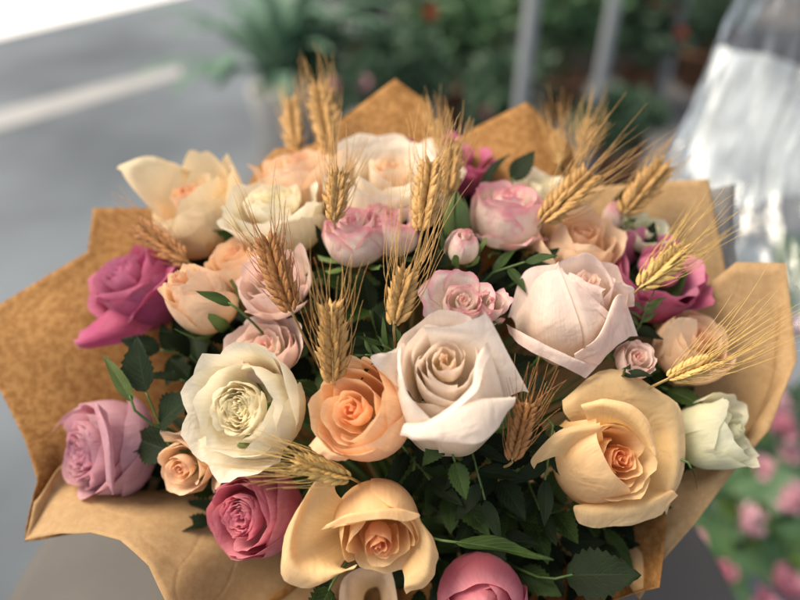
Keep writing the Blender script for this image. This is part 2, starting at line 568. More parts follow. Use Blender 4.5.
# --- peach rose at the right
r = Rose(623, 458, 42, (.26, .16, .95), 'peach', 'open peach rose with a wide flat outer petal, beside the greenish white rose', D=1.6, dz=.0, group=G_R, seed=51)
r.heart(n=8, r0=.05, r1=.36, ztop=.04, zend=.02, l0=.0, l1=.30, depth=.7, roll=18)
r.petal(.4, az=300, R=.46, zt=.02, Rt=.48, half=85, roll=24, vr=.82)
r.petal(.45, az=170, R=.50, zt=.06, Rt=.50, half=85, roll=18, vr=.84)
r.petal(.5, az=60, R=.54, zt=.12, Rt=.58, half=85, roll=30, vr=.80, spiral=.08)
r.petal(.55, az=265, R=.62, zt=.0, Rt=.66, half=80, roll=34, vr=.82, spiral=-.1)
r.petal(.6, az=330, R=.72, zt=.0, Rt=.80, half=80, roll=40, vr=.80, spiral=.08)
r.petal(.7, az=285, R=.82, zt=-.06, Rt=.92, half=75, roll=40, vr=.82, spiral=-.08)
r.petal(.7, az=90, R=.74, zt=.06, Rt=.74, half=85, roll=16, vr=.84, spiral=.08)
r.patch([[(632, 496, -34), (590, 508, -42), (558, 484, -46), (550, 440, -40), (566, 420, -36)],
         [(631, 494, -10), (592, 502, -10), (560, 480, -14), (553, 446, -20), (570, 422, -20)],
         [(630, 490, 4), (603, 490, 15), (578, 465, 16), (571, 438, 4), (582, 420, -4)],
         [(629, 487, 9), (613, 472, 22), (601, 449, 24), (596, 432, 16), (596, 418, 6)]], layer=.95, ruffle=.35, nu=23)
r.patch([[(590, 432, -14), (606, 424, -10), (622, 424, -12), (640, 440, -12)],
         [(586, 416, 8), (606, 410, 15), (635, 425, 16), (652, 455, 10)],
         [(582, 408, 12), (606, 404, 20), (640, 415, 21), (656, 455, 12)],
         [(581, 405, 10), (606, 399, 16), (643, 412, 17), (658, 458, 8)]], layer=.9, ruffle=.4)
r.patch([[(604, 446, -22), (594, 450, -20), (584, 462, -24)],
         [(602, 432, 12), (583, 437, 15), (562, 455, 6)],
         [(600, 425, 18), (570, 433, 22), (540, 462, 10)],
         [(600, 423, 15), (560, 430, 18), (532, 458, 4), (534, 469, 2)]], layer=.95, ruffle=.4)
r.patch([[(586, 450, -40), (618, 432, -44), (648, 465, -50), (640, 495, -50)],
         [(574, 426, -24), (618, 405, -24), (662, 432, -36), (662, 492, -36)],
         [(564, 412, -18), (609, 380, -22), (668, 402, -28), (676, 470, -30), (664, 505, -30)],
         [(562, 400, -24), (606, 370, -30), (650, 384, -34), (683, 412, -33), (682, 475, -38), (666, 515, -36)]], ruffle=.8)
r.patch([[(610, 480, -60), (630, 482, -60), (650, 480, -60)],
         [(588, 500, -30), (625, 500, -22), (662, 490, -34)],
         [(574, 506, -16), (600, 510, -8), (640, 508, -10), (672, 490, -26)],
         [(576, 515, -22), (590, 528, -17), (622, 526, -15), (660, 517, -24), (675, 494, -32)]], ruffle=.9)
r.sepals()

# --- peach rose at the bottom
r = Rose(380, 546, 46, (.06, -.42, .90), 'peach', 'peach rose with a broad curled petal, lowest full bloom in the middle', D=1.5, dz=-.008, group=G_R, seed=77)
r.heart(n=8, r0=.05, r1=.38, ztop=.08, zend=.02, l0=.0, l1=.3, depth=.7)
r.petal(.45, az=290, R=.50, zt=.0, Rt=.52, half=90, roll=30, vr=.78)
r.petal(.5, az=160, R=.60, zt=.02, Rt=.62, half=80, roll=28, vr=.8)
r.petal(.6, az=275, R=.66, zt=-.04, Rt=.74, half=62, roll=55, vr=.72)
r.petal(.6, az=40, R=.74, zt=.0, Rt=.7, half=80, roll=16, vr=.86)
r.petal(.7, az=185, R=.88, zt=-.06, Rt=.80, half=70, roll=20, vr=.84)
r.petal(.85, az=95, R=1.02, zt=-.02, Rt=.74, half=88, roll=34, vr=.82, spiral=.08)
r.petal(.85, az=30, R=.96, zt=-.08, Rt=.78, half=70, roll=20, vr=.84, spiral=.08)
r.patch([[(352, 522, -20), (376, 516, -16), (400, 512, -18), (412, 520, -20)],
         [(344, 522, 8), (372, 512, 14), (398, 508, 12), (414, 516, 4)],
         [(330, 524, 14), (350, 514, 24), (396, 509, 20), (418, 514, 6)],
         [(321, 530, 12), (345, 524, 22), (380, 519, 24), (405, 521, 15), (420, 516, 6)]], layer=.95, ruffle=.5)
r.patch([[(372, 500, -60), (362, 520, -62), (362, 540, -60)],
         [(345, 500, -28), (328, 535, -34), (340, 566, -22)],
         [(335, 488, -6), (306, 520, -4), (300, 560, 0), (350, 570, 6)],
         [(345, 478, -6), (322, 478, 4), (298, 512, 10), (290, 560, 10), (318, 582, 10), (356, 566, 12)],
         [(347, 480, -12), (322, 477, -6), (292, 518, 0), (282, 556, 0), (288, 582, -2), (312, 590, 2), (358, 566, 8)]], ruffle=1.0, nu=23)
r.patch([[(396, 525, -50), (402, 545, -52), (400, 560, -50)],
         [(410, 518, -10), (418, 548, -14), (404, 575, -12)],
         [(414, 514, 8), (428, 540, 0), (424, 575, -2), (404, 588, 0)],
         [(420, 515, 2), (434, 545, -8), (437, 566, -10), (428, 584, -10), (407, 596, -6)]], ruffle=.8)
r.sepals()

# --- peach rose below it, only one rolled petal in the picture
r = Rose(362, 672, 40, (.0, .1, .98), 'palepeach', 'pale peach rose at the bottom edge with one petal rolled into a loop', D=1.4, dz=.004, group=G_R)
tea(r, az=20)
r.patch([[(364, 634, -20), (364, 598, -30), (372, 588, -32), (380, 592, -30), (386, 634, -20)],
         [(354, 640, -8), (356, 590, -12), (371, 577, -14), (386, 584, -12), (392, 640, -8)],
         [(348, 644, 2), (349, 584, 2), (369, 571, 2), (388, 577, 2), (397, 644, 2)],
         [(340, 646, 6), (341, 583, 7), (367, 566, 8), (392, 574, 7), (403, 646, 6)]], ruffle=.3, nu=25)
r.sepals()

# --- blush white rose, right of the middle
r = Rose(588, 284, 50, (.06, .70, .70), 'blush', 'large blush white rose with folded outer petals, right of the pink spray roses', D=1.25, dz=-.010, group=G_R, seed=5)
r.heart(n=6, r0=.07, r1=.30, ztop=.16, zend=.14, l1=.4)
r.petal(.6, az=345, R=.52, zt=.12, Rt=.44, half=80, roll=16, vr=.86, spiral=.10)
r.petal(.85, az=240, R=.84, zt=-.30, Rt=.62, half=90, roll=4, vr=.95)
r.petal(.85, az=318, R=.92, zt=-.30, Rt=.72, half=80, roll=6, vr=.95)
r.petal(.85, az=25, R=.86, zt=.02, Rt=.78, half=75, roll=20, vr=.88, spiral=.08)
r.patch([[(562, 312, -32), (590, 310, -34), (618, 322, -32)],
         [(552, 284, -16), (588, 274, -20), (616, 302, -12)],
         [(556, 266, -2), (574, 259, -4), (588, 257, -5), (603, 270, -2), (613, 292, 0)],
         [(557, 263, 0), (574, 256, 0), (589, 254, 0), (606, 268, 2), (616, 291, 2)]], layer=.8, ruffle=.4)
r.patch([[(572, 318, -6), (590, 322, 0), (608, 324, -4)],
         [(568, 292, 6), (586, 298, 12), (605, 308, 8)],
         [(568, 276, 8), (584, 285, 14), (602, 293, 14)],
         [(570, 272, 6), (588, 282, 12), (606, 289, 10)]], layer=.6, ruffle=.3)
r.patch([[(574, 362, -6), (592, 354, 6), (614, 338, -8)],
         [(572, 330, 16), (592, 332, 22), (614, 320, 4)],
         [(565, 296, 13), (583, 306, 20), (608, 318, 8)],
         [(560, 270, 7), (575, 285, 16), (606, 318, 12)],
         [(561, 268, 5), (579, 284, 17), (611, 315, 10)]], layer=.8, ruffle=.4)
r.patch([[(524, 344, -22), (552, 364, -4), (582, 362, -2)],
         [(515, 326, -22), (543, 330, 20), (582, 334, 24)],
         [(521, 296, -24), (545, 298, 15), (573, 304, 22)],
         [(530, 272, -18), (545, 269, -2), (559, 266, 8)],
         [(531, 269, -20), (546, 266, -4), (561, 263, 8)]], layer=.9, ruffle=.4)
r.patch([[(545, 345, -50), (552, 340, -48), (562, 335, -44)],
         [(520, 330, -30), (535, 310, -14), (556, 300, 0)],
         [(512, 318, -30), (524, 290, -14), (556, 272, 6)],
         [(508, 318, -30), (519, 282, -16), (530, 268, -8), (558, 264, 8)]], ruffle=.4)
r.patch([[(552, 345, -30), (560, 350, -26), (572, 355, -26)],
         [(520, 335, 0), (545, 350, 12), (575, 364, 10)],
         [(510, 326, 2), (535, 340, 20), (565, 355, 24), (590, 366, 14)],
         [(506, 324, 4), (535, 341, 26), (568, 358, 30), (598, 366, 18)],
         [(508, 334, 2), (532, 352, 24), (562, 366, 28), (586, 379, 16)]], ruffle=.6)
r.patch([[(600, 350, -20), (612, 345, -22), (622, 325, -26)],
         [(585, 360, 14), (605, 350, 18), (622, 318, 4)],
         [(575, 358, 22), (598, 340, 26), (618, 304, 12), (622, 296, 6)],
         [(576, 354, 24), (600, 336, 30), (616, 300, 16), (626, 300, 4)],
         [(590, 372, 10), (610, 352, 16), (628, 338, 4), (638, 336, -6)]], ruffle=.5)
r.patch([[(610, 330, -40), (615, 315, -40), (612, 300, -40)],
         [(620, 310, -14), (618, 298, -12), (612, 288, -12)],
         [(634, 306, -8), (630, 290, 2), (606, 282, -6)],
         [(632, 302, -4), (633, 287, 4), (610, 281, 2)]], ruffle=.4)
r.sepals()

# --- orange peach rose
r = Rose(349, 408, 47, (-.38, .38, .84), 'apricot', 'orange peach rose left below the large white rose', D=1.6, dz=-.002, group=G_R, seed=23)
r.heart(n=8, r0=.05, r1=.42, ztop=.02, zend=.04, l0=.0, l1=.5, depth=.8, roll=18)
r.petal(.6, az=60, R=.56, zt=.10, Rt=.58, half=90, roll=24, vr=.82, spiral=.08)
r.petal(.6, az=200, R=.60, zt=.04, Rt=.60, half=85, roll=24, vr=.82, spiral=.08)
r.petal(.7, az=310, R=.66, zt=.04, Rt=.62, half=85, roll=14, vr=.86, spiral=.10)
r.petal(.8, az=100, R=.80, zt=.10, Rt=.84, half=70, roll=24, vr=.82, spiral=.08)
r.petal(.8, az=170, R=.84, zt=.0, Rt=.86, half=72, roll=34, vr=.8, spiral=.08)
r.petal(.85, az=240, R=.88, zt=-.04, Rt=.84, half=75, roll=26, vr=.84, spiral=.08)
r.petal(.9, az=330, R=.96, zt=-.02, Rt=.66, half=85, roll=8, vr=.9, spiral=.10)
r.petal(.95, az=285, R=1.04, zt=-.12, Rt=.80, half=75, roll=8, vr=.9, spiral=.08)
r.petal(.95, az=15, R=1.04, zt=-.06, Rt=.84, half=70, roll=10, vr=.88, spiral=.08)
r.petal(1, az=52, R=1.05, zt=.22, Rt=1.0, half=42, roll=18, vr=.8, tipr=.45)
r.petal(1, az=100, R=1.02, zt=.14, Rt=1.05, half=45, roll=20, vr=.8, tipr=.4)
r.patch([[(350, 455, -40), (342, 452, -40), (334, 448, -40)],
         [(345, 455, -4), (332, 452, -2), (320, 440, -8)],
         [(350, 458, 4), (330, 452, 8), (317, 436, 0)],
         [(345, 462, 0), (322, 456, 4), (308, 446, -4)]], ruffle=.5)
r.sepals()

# --- cream rose, left
r = Rose(235, 408, 52, (-.35, .16, .92), 'cream', 'creamy white garden rose with a ruffled rim, left of the orange peach rose', D=1.3, dz=-.006, group=G_R, seed=61)
r.quarters(n=28, r1=.55, ztop=-.03, zend=.04, ruffle=.03)
r.petal(.7, az=330, R=.78, zt=.06, Rt=.66, half=80, roll=10, vr=.9, spiral=.1)
r.petal(.75, az=30, R=.86, zt=.16, Rt=.80, half=70, roll=20, vr=.85, spiral=-.1, ruffle=.03)
r.petal(.75, az=160, R=.80, zt=.02, Rt=.85, half=85, roll=20, vr=.82, ruffle=.03)
r.petal(.8, az=250, R=.82, zt=.02, Rt=.86, half=70, roll=20, vr=.82, ruffle=.03)
r.petal(.9, az=318, R=1.12, zt=.0, Rt=.72, half=70, roll=12, vr=.9, spiral=.1, tipr=.4)
r.petal(1, az=40, R=1.08, zt=.10, Rt=1.12, half=62, roll=40, vr=.8, ruffle=.04)
r.petal(1, az=110, R=.98, zt=.08, Rt=1.10, half=60, roll=60, vr=.76, ruffle=.05)
r.petal(1, az=185, R=.98, zt=.02, Rt=1.12, half=62, roll=70, vr=.74, ruffle=.05)
r.petal(1, az=248, R=1.0, zt=.0, Rt=1.14, half=55, roll=60, vr=.76, ruffle=.05)
r.sepals()

# --- mauve rose, lower left
r = Rose(80, 452, 50, (-.62, .06, .78), 'mauve', 'dusky mauve rose at the lower left, turned to the paper edge', D=1.4, dz=.0, group=G_R, seed=88)
r.quarters(n=22, r1=.6, ztop=.08, zend=.10, ruffle=.03)
r.petal(.6, az=100, R=.66, zt=.08, Rt=.72, half=80, roll=20, vr=.85)
r.petal(.6, az=330, R=.66, zt=.06, Rt=.68, half=80, roll=20, vr=.85)
r.petal(.6, az=220, R=.64, zt=.06, Rt=.66, half=80, roll=20, vr=.85)
r.petal(.7, az=290, R=.76, zt=-.02, Rt=.82, half=70, roll=34, vr=.8)
r.petal(.8, az=10, R=.86, zt=-.12, Rt=.80, half=70, roll=24, vr=.84, spiral=.08)
r.petal(.85, az=80, R=.96, zt=-.05, Rt=.90, half=62, roll=20, vr=.86)
r.petal(.85, az=300, R=.98, zt=-.25, Rt=.86, half=62, roll=20, vr=.86)
r.petal(.95, az=0, R=1.06, zt=-.40, Rt=.92, half=80, roll=26, vr=.86, spiral=.06)
r.patch([[(112, 440, -10), (110, 462, -6), (112, 488, -10)],
         [(102, 422, 18), (104, 455, 24), (108, 488, 18)],
         [(94, 406, 24), (102, 440, 32), (108, 485, 26)],
         [(97, 403, 26), (107, 432, 37), (110, 470, 32), (113, 494, 24)],
         [(108, 412, 20), (113, 440, 32), (114, 470, 28), (114, 494, 22)]], ruffle=.5)
r.patch([[(118, 430, -50), (92, 420, -52), (70, 430, -50)],
         [(118, 415, -36), (90, 408, -32), (62, 424, -34)],
         [(124, 408, -32), (96, 402, -28), (66, 414, -28), (52, 434, -32)]], ruffle=.6)
r.sepals()

# --- hot pink rose, bottom left
r = Rose(238, 518, 42, (-.48, .12, .87), 'hotpink', 'deep pink rose with a swirled centre, left of the lowest peach rose', D=1.7, dz=.002, group=G_R, seed=14)
r.quarters(n=20, r1=.58, ztop=.0, zend=.05, ruffle=.03, l1=.4)
r.ring(4, 30, layer=.7, R=.74, zt=.06, Rt=.74, half=75, roll=30, vr=.84, spiral=.1)
r.ring(5, 0, layer=.9, R=.96, zt=.0, Rt=.84, half=70, roll=34, vr=.86, spiral=.1)
r.petal(1, az=350, R=1.10, zt=-.20, Rt=.94, half=80, roll=18, vr=.88)
r.sepals()

# --- small pale peach rose between mauve and cream ones
r = Rose(178, 470, 26, (-.35, -.12, .93), 'palepeach', 'small blush peach rose between the mauve rose and the cream rose', D=1.6, dz=.006, group=G_R, seed=19)
r.heart(n=9, r0=.06, r1=.58, ztop=.0, zend=.06, l1=.4, roll=20)
r.ring(3, 10, layer=.8, R=.78, zt=.04, Rt=.82, half=78, roll=50, vr=.8, spiral=.1)
r.ring(4, 50, layer=.9, R=1.0, zt=-.05, Rt=.92, half=70, roll=40, vr=.84, spiral=.1)
r.petal(1, az=35, R=1.25, zt=-.5, Rt=1.2, half=50, roll=10)
r.petal(1, az=95, R=1.1, zt=.1, Rt=1.35, half=48, roll=60, ruffle=.05)
r.petal(1, az=350, R=1.1, zt=-.3, Rt=1.6, half=40, roll=50, ruffle=.05)
r.sepals()

# --- closed pink rose at the bottom edge
r = Rose(484, 604, 46, (-.05, .22, .96), 'hotpink', 'closed deep pink rose cut off by the bottom edge', D=1.3, dz=-.002, group=G_R, seed=3)
bud(r, az=90, top=.55, tipR=.12, n=5, roll=6)
r.petal(1, az=265, R=1.08, zt=.35, Rt=.55, half=110, roll=4, vr=.9)
r.petal(1, az=80, R=1.1, zt=.42, Rt=.45, half=110, roll=4, vr=.9)
r.sepals()

# --- greenish white rose at the right edge
r = Rose(738, 428, 36, (.70, .34, .62), 'greenwhite', 'greenish white rose in profile at the right, in front of the paper', D=1.75, dz=-.006, group=G_R, seed=30)
bud(r, az=40, top=.05, tipR=.45, n=4, roll=14)
r.petal(.9, az=150, R=.82, zt=.1, Rt=.82, half=70, roll=30, vr=.8, ruffle=.05)
r.petal(.9, az=60, R=.9, zt=.15, Rt=.85, half=65, roll=30, vr=.8, ruffle=.05)
r.petal(1, az=230, R=.98, zt=.1, Rt=.72, half=80, roll=20, vr=.86, ruffle=.05)
r.petal(1, az=300, R=1.0, zt=.14, Rt=.95, half=80, roll=40, vr=.84, ruffle=.05)
r.sepals()

# --- magenta rose, left
r = Rose(120, 270, 41, (-.46, .60, .66), 'magenta', 'magenta rose with folded outer petals at the left, in front of the paper', D=1.8, dz=-.004, group=G_R, seed=42)
r.quarters(n=16, r1=.52, ztop=.12, zend=.10, ruffle=.03, l1=.25)
r.ring(3, 30, layer=.35, R=.66, zt=.08, Rt=.74, half=78, roll=40, vr=.8, spiral=.1)
r.petal(.5, az=170, R=.8, zt=.0, Rt=1.0, half=62, roll=60, vr=.74)
r.ring(4, 250, layer=.85, R=.92, zt=-.12, Rt=.84, half=70, roll=20, vr=.85, spiral=.1)
r.petal(1, az=310, R=1.02, zt=-.25, Rt=.84, half=75, roll=16, vr=.86)
r.patch([[(158, 322, -10), (144, 308, -6), (136, 292, -14)],
         [(134, 340, 8), (122, 326, 14), (116, 304, 4)],
         [(108, 346, 12), (97, 337, 17), (98, 318, 8)],
         [(88, 349, 7), (80, 342, 12), (86, 328, 5)],
         [(80, 347, 0), (74, 341, 3), (80, 333, 0)]], ruffle=.7)
r.patch([[(158, 320, -34), (162, 310, -34), (160, 300, -36)],
         [(140, 308, 6), (158, 296, 4), (160, 280, -8)],
         [(128, 318, 12), (150, 296, 16), (170, 272, 4), (160, 270, -6)],
         [(125, 326, 10), (145, 300, 20), (168, 276, 14), (181, 261, 4)]], ruffle=.6)
r.patch([[(140, 290, -30), (148, 288, -32), (156, 286, -34)],
         [(134, 270, -6), (146, 264, -6), (160, 276, -14)],
         [(140, 256, 0), (146, 250, 2), (152, 264, -6), (172, 264, -10)]], ruffle=.5)
r.sepals()

# --- pale peach bud, left
r = Rose(186, 285, 35, (-.44, .62, .65), 'palepeach', 'half closed pale peach rose bud beside the magenta rose at the left', D=1.7, dz=-.012, group=G_R, seed=43)
bud(r, az=250, top=.4, tipR=.26, n=5, roll=34)
r.petal(1, az=290, R=1.04, zt=.06, Rt=.62, half=72, roll=16, vr=.88, tipr=.5)
r.petal(1, az=200, R=1.0, zt=.36, Rt=.50, half=70, roll=50, vr=.9)
r.petal(1, az=60, R=1.0, zt=.2, Rt=.56, half=80, roll=26, vr=.9)
r.sepals(length=1.2, spread=1.0, curl=24)

# --- peach rose at the back left
r = Rose(184, 190, 46, (-.20, .74, .62), 'ivorypeach', 'big ivory peach rose at the back left with one petal flung out', D=1.5, dz=-.006, group=G_R, seed=9)
r.heart(n=6, r0=.1, r1=.4, ztop=.06, zend=-.02, l0=0, l1=.3, half0=100)
r.petal(.5, az=30, R=.6, zt=.12, Rt=.56, half=80, roll=14)
r.petal(.6, az=330, R=.78, zt=.22, Rt=.66, half=80, roll=16, vr=.88)
r.petal(.7, az=270, R=.92, zt=-.18, Rt=.78, half=80, roll=10, vr=.9)
r.petal(.8, az=215, R=1.0, zt=-.30, Rt=.8, half=75, roll=10, vr=.9)
r.petal(.8, az=315, R=1.1, zt=-.05, Rt=.82, half=75, roll=10, vr=.9, z0=-1.45)
r.petal(.9, az=20, R=1.2, zt=.30, Rt=1.05, half=52, roll=30, vr=.84, ruffle=.05)
r.petal(.9, az=75, R=1.05, zt=.42, Rt=.98, half=48, roll=14, vr=.86, tipr=.5)
r.patch([[(180, 232, -20), (192, 225, -40), (198, 210, -50)],
         [(160, 218, 6), (162, 200, -30), (186, 186, -44)],
         [(142, 198, 10), (144, 180, -14), (172, 166, -34), (190, 174, -44)],
         [(128, 182, 6), (132, 169, -4), (156, 160, -22), (192, 172, -40)],
         [(120, 170, 2), (119, 167, -2), (150, 156, -18), (194, 173, -40)]], ruffle=.6, nu=21)
r.sepals()

# --- peach rose behind, top
r = Rose(298, 158, 38, (-.1, .86, .45), 'palepeach', 'peach rose at the back, partly behind the ivory white rose', D=1.6, dz=.006, group=G_R, seed=10)
tea(r, hn=6, az=10, roll=30)
r.petal(1, az=200, R=1.0, zt=.1, Rt=1.15, half=50, roll=40, tipr=.5)
r.petal(1, az=270, R=1.05, zt=-.1, Rt=.95, half=70, roll=10)
r.petal(1, az=330, R=1.05, zt=.2, Rt=1.1, half=50, roll=30)
r.sepals()

# --- white rose at the back
r = Rose(390, 165, 53, (.02, .76, .64), 'ivory', 'full ivory white rose at the back, below the peak of the paper', D=1.25, dz=-.004, group=G_R, seed=11)
r.heart(n=8, r0=.06, r1=.42, ztop=.04, zend=.08, l0=0, l1=.3)
r.ring(3, 80, layer=.6, R=.60, zt=.10, Rt=.64, half=82, roll=40, vr=.82, spiral=.08)
r.ring(4, 45, layer=.8, R=.80, zt=.06, Rt=.90, half=70, roll=50, vr=.8, spiral=.08)
r.petal(.9, az=262, R=1.02, zt=-.06, Rt=.98, half=70, roll=40, vr=.84)
r.petal(.9, az=335, R=1.05, zt=.0, Rt=1.05, half=62, roll=40, vr=.82)
r.petal(1, az=195, R=1.05, zt=-.10, Rt=1.15, half=50, roll=60, vr=.78)
r.petal(1, az=30, R=1.05, zt=.1, Rt=1.15, half=50, roll=60, vr=.8, corner=.4)
r.petal(1, az=110, R=1.0, zt=.12, Rt=1.15, half=55, roll=60, vr=.8)
r.petal(1, az=225, R=1.1, zt=-.3, Rt=1.05, half=55, roll=30, vr=.8)
r.petal(1, az=300, R=1.08, zt=-.25, Rt=1.08, half=55, roll=24, vr=.8)
r.sepals()

# --- cream ruffled rose, back left of the middle
r = Rose(272, 196, 42, (-.12, .78, .60), 'cream', 'ruffled cream rose behind a wheat ear, between two peach roses', D=1.5, dz=-.008, group=G_R, seed=12)
r.quarters(n=16, r1=.7, ztop=.0, zend=.05, ruffle=.05)
r.ring(5, 20, layer=.9, R=.95, zt=.05, Rt=1.0, half=66, roll=40, vr=.82, ruffle=.05)
r.petal(1, az=200, R=1.0, zt=-.1, Rt=1.15, half=55, roll=50, ruffle=.06)
r.petal(1, az=285, R=1.08, zt=-.1, Rt=.95, half=70, roll=14, ruffle=.04)
r.sepals()

# --- peach rose low behind the cream one
r = Rose(232, 252, 30, (-.3, .7, .65), 'palepeach', 'small plain peach rose half hidden below the ivory peach rose', D=1.4, dz=.004, group=G_R, seed=13)
tea(r, hn=5, az=0, roll=20)
r.petal(1, az=240, R=1.05, zt=.1, Rt=.95, half=80, roll=12)
r.sepals()

# --- magenta rose at the back
r = Rose(450, 148, 40, (.15, .82, .55), 'magenta', 'magenta rose at the back right of the ivory white rose', D=1.6, dz=.030, group=G_R, seed=15)
r.quarters(n=14, r1=.6, ztop=.05, zend=.08, ruffle=.05, l1=.4)
r.ring(4, 10, layer=.6, R=.8, zt=.06, Rt=.9, half=70, roll=50, vr=.78, ruffle=.04)
r.ring(5, 40, layer=.9, R=1.0, zt=-.05, Rt=1.02, half=60, roll=40, vr=.8, ruffle=.04)
r.sepals()

# --- peach rose, right back
r = Rose(583, 232, 38, (.12, .70, .70), 'palepeach', 'soft peach rose directly behind the large blush white rose', D=1.4, dz=.004, group=G_R, seed=16)
r.heart(n=5, r0=.1, r1=.4, ztop=.15, zend=.12, l1=.3)
r.petal(.4, az=60, R=.7, zt=.14, Rt=.6, half=85, roll=20, ruffle=.04)
r.petal(.5, az=190, R=.82, zt=.16, Rt=.55, half=85, roll=10)
r.petal(.5, az=310, R=.86, zt=.05, Rt=.72, half=80, roll=30, ruffle=.05)
r.petal(.6, az=265, R=.98, zt=.05, Rt=.6, half=80, roll=6)
r.petal(1, az=190, R=1.2, zt=.0, Rt=1.15, half=52, roll=12)
r.petal(.8, az=20, R=1.0, zt=-.02, Rt=1.0, half=60, roll=50, ruffle=.05)
r.petal(.8, az=90, R=.95, zt=.16, Rt=.9, half=65, roll=20)
r.sepals()

# --- magenta rose, right
r = Rose(664, 262, 42, (.22, .62, .75), 'magenta', 'magenta rose at the right with a wheat ear lying across it', D=1.5, dz=.004, group=G_R, seed=17)
r.quarters(n=14, r1=.6, ztop=.05, zend=.08, ruffle=.05, l1=.3)
r.ring(4, 10, layer=.3, R=.78, zt=.06, Rt=.9, half=70, roll=50, vr=.78, ruffle=.04)
r.ring(5, 40, layer=.85, R=1.0, zt=-.1, Rt=1.0, half=62, roll=36, vr=.8, ruffle=.04)
r.petal(1, az=335, R=1.05, zt=-.2, Rt=1.3, half=42, roll=40, tipr=.5)
r.petal(1, az=280, R=1.08, zt=-.3, Rt=1.0, half=70, roll=14)
r.sepals()

# --- peach rose in front of right paper, behind the wheat
r = Rose(702, 336, 38, (.2, .55, .80), 'palepeach', 'peach rose under the golden wheat ear at the right, one petal upright', D=1.4, dz=.008, group=G_R, seed=18)
tea(r, hn=6, az=0, roll=16)
r.petal(1, az=280, R=1.05, zt=.0, Rt=.9, half=80, roll=14)
r.patch([[(675, 385, -20), (685, 385, -18), (696, 380, -18)],
         [(664, 358, -4), (680, 350, 2), (694, 352, -2)],
         [(664, 334, 2), (680, 322, 6), (697, 332, 2)],
         [(670, 320, 2), (684, 317, 4), (697, 320, 0)]], ruffle=.4)
r.sepals()

# --- white bloom, back right
r = Rose(543, 182, 26, (.1, .8, .55), 'cream', 'small ruffled white rose behind the slanting wheat ear', D=1.4, dz=.012, group=G_R, seed=20)
r.quarters(n=12, r1=.6, ruffle=.06)
r.ring(5, 20, layer=.9, R=.9, zt=.05, Rt=1.0, half=60, roll=40, ruffle=.06)
r.sepals()
r = Rose(648, 226, 22, (.2, .7, .65), 'greenwhite', 'tiny greenish white rose behind the right magenta rose', D=1.4, dz=.012, group=G_R, seed=21)
r.quarters(n=8, r1=.6, ruffle=.06)
r.ring(5, 20, layer=.9, R=.9, zt=.05, Rt=1.05, half=60, roll=40, ruffle=.06)
r.sepals()


# --- spray roses
def spray(px, py, S, n, label, pal='spray', D=1.6, dz=0.0, seed=1, az=0, outer=(), ring=True, hn=6):
    r = Rose(px, py, S, n, pal, label, D=D, dz=dz, group=G_S, seed=seed, name='spray_rose')
    r.heart(n=hn, r0=.08, r1=.48, ztop=.04, zend=.06, l1=.5, ruffle=.03, roll=24)
    r.ring(3, az + 30, layer=.6, R=.70, zt=.06, Rt=.66, half=80, roll=40, vr=.84, spiral=.1, ruffle=.03)
    if ring: r.ring(4, az, layer=.9, R=.98, zt=-.02, Rt=.80, half=70, roll=46, vr=.87, spiral=.1, ruffle=.04)
    for o in outer: r.petal(1, **o)
    r.sepals(length=.55, spread=.95, curl=120, wid=15)
    return r


spray(266, 272, 36, (-.25, .60, .75), 'pale pink spray rose with a wheat ear in front of it', 'spraypale', D=1.25, dz=-.002, seed=101, az=20, hn=8,
      outer=[dict(az=270, R=1.05, zt=-.35, Rt=1.0, half=60, roll=60), dict(az=20, R=1.1, zt=.0, Rt=1.1, half=50, roll=30)])
spray(264, 344, 32, (-.05, .60, .80), 'pale pink rose behind the top of the cream rose', 'spraypale', D=1.2, dz=.020, seed=102, az=60,
      outer=[dict(az=160, R=1.0, zt=-.1, Rt=1.2, half=50, roll=50), dict(az=25, R=1.0, zt=.1, Rt=1.15, half=50, roll=30), dict(az=90, R=1.0, zt=.1, Rt=1.15, half=45, roll=60)])
spray(351, 219, 32, (-.12, .85, .52), 'pink edged spray rose in front of the ivory white rose', D=1.5, dz=-.012, seed=103, az=200,
      outer=[dict(az=275, R=1.04, zt=-.1, Rt=.72, half=60, roll=10, tipr=.5), dict(az=330, R=1.02, zt=-.15, Rt=.8, half=60, roll=40)])
spray(392, 213, 29, (.12, .85, .52), 'pink spray rose behind a wheat ear, close to its twin', D=1.5, dz=-.004, seed=104, az=100)
spray(509, 193, 36, (.05, .85, .52), 'pink edged spray rose on a stalk, right of the green bud', D=1.55, dz=-.010, seed=105, az=210, hn=7,
      outer=[dict(az=240, R=.9, zt=-.75, Rt=1.15, half=45, roll=50, ruffle=.06), dict(az=300, R=.9, zt=-.8, Rt=1.2, half=45, roll=50, ruffle=.06)])
r = Rose(466, 236, 20, (.15, .72, .66), 'spray', 'small striped pink and white rose bud with green sepals', D=1.6, dz=-.014, group=G_S, seed=106, name='spray_rose', cat='rosebud')
bud(r, az=30, top=.2, tipR=.3, n=4, roll=20)
r.sepals(length=1.3, spread=1.05, curl=30)
spray(464, 299, 20, (.05, .55, .85), 'open pink spray rose above the tip of the large white rose', D=1.3, dz=-.004, seed=107, az=0, hn=6,
      outer=[dict(az=90, R=1.2, zt=.1, Rt=1.7, half=45, roll=20, tipr=.35), dict(az=160, R=1.3, zt=.0, Rt=2.2, half=42, roll=40, tipr=.4), dict(az=210, R=1.3, zt=.0, Rt=2.2, half=42, roll=20),
             dict(az=20, R=1.2, zt=.0, Rt=1.6, half=48, roll=20), dict(az=270, R=1.2, zt=-.2, Rt=1.4, half=60, roll=20), dict(az=130, R=1.2, zt=.1, Rt=2.0, half=40, roll=30)])
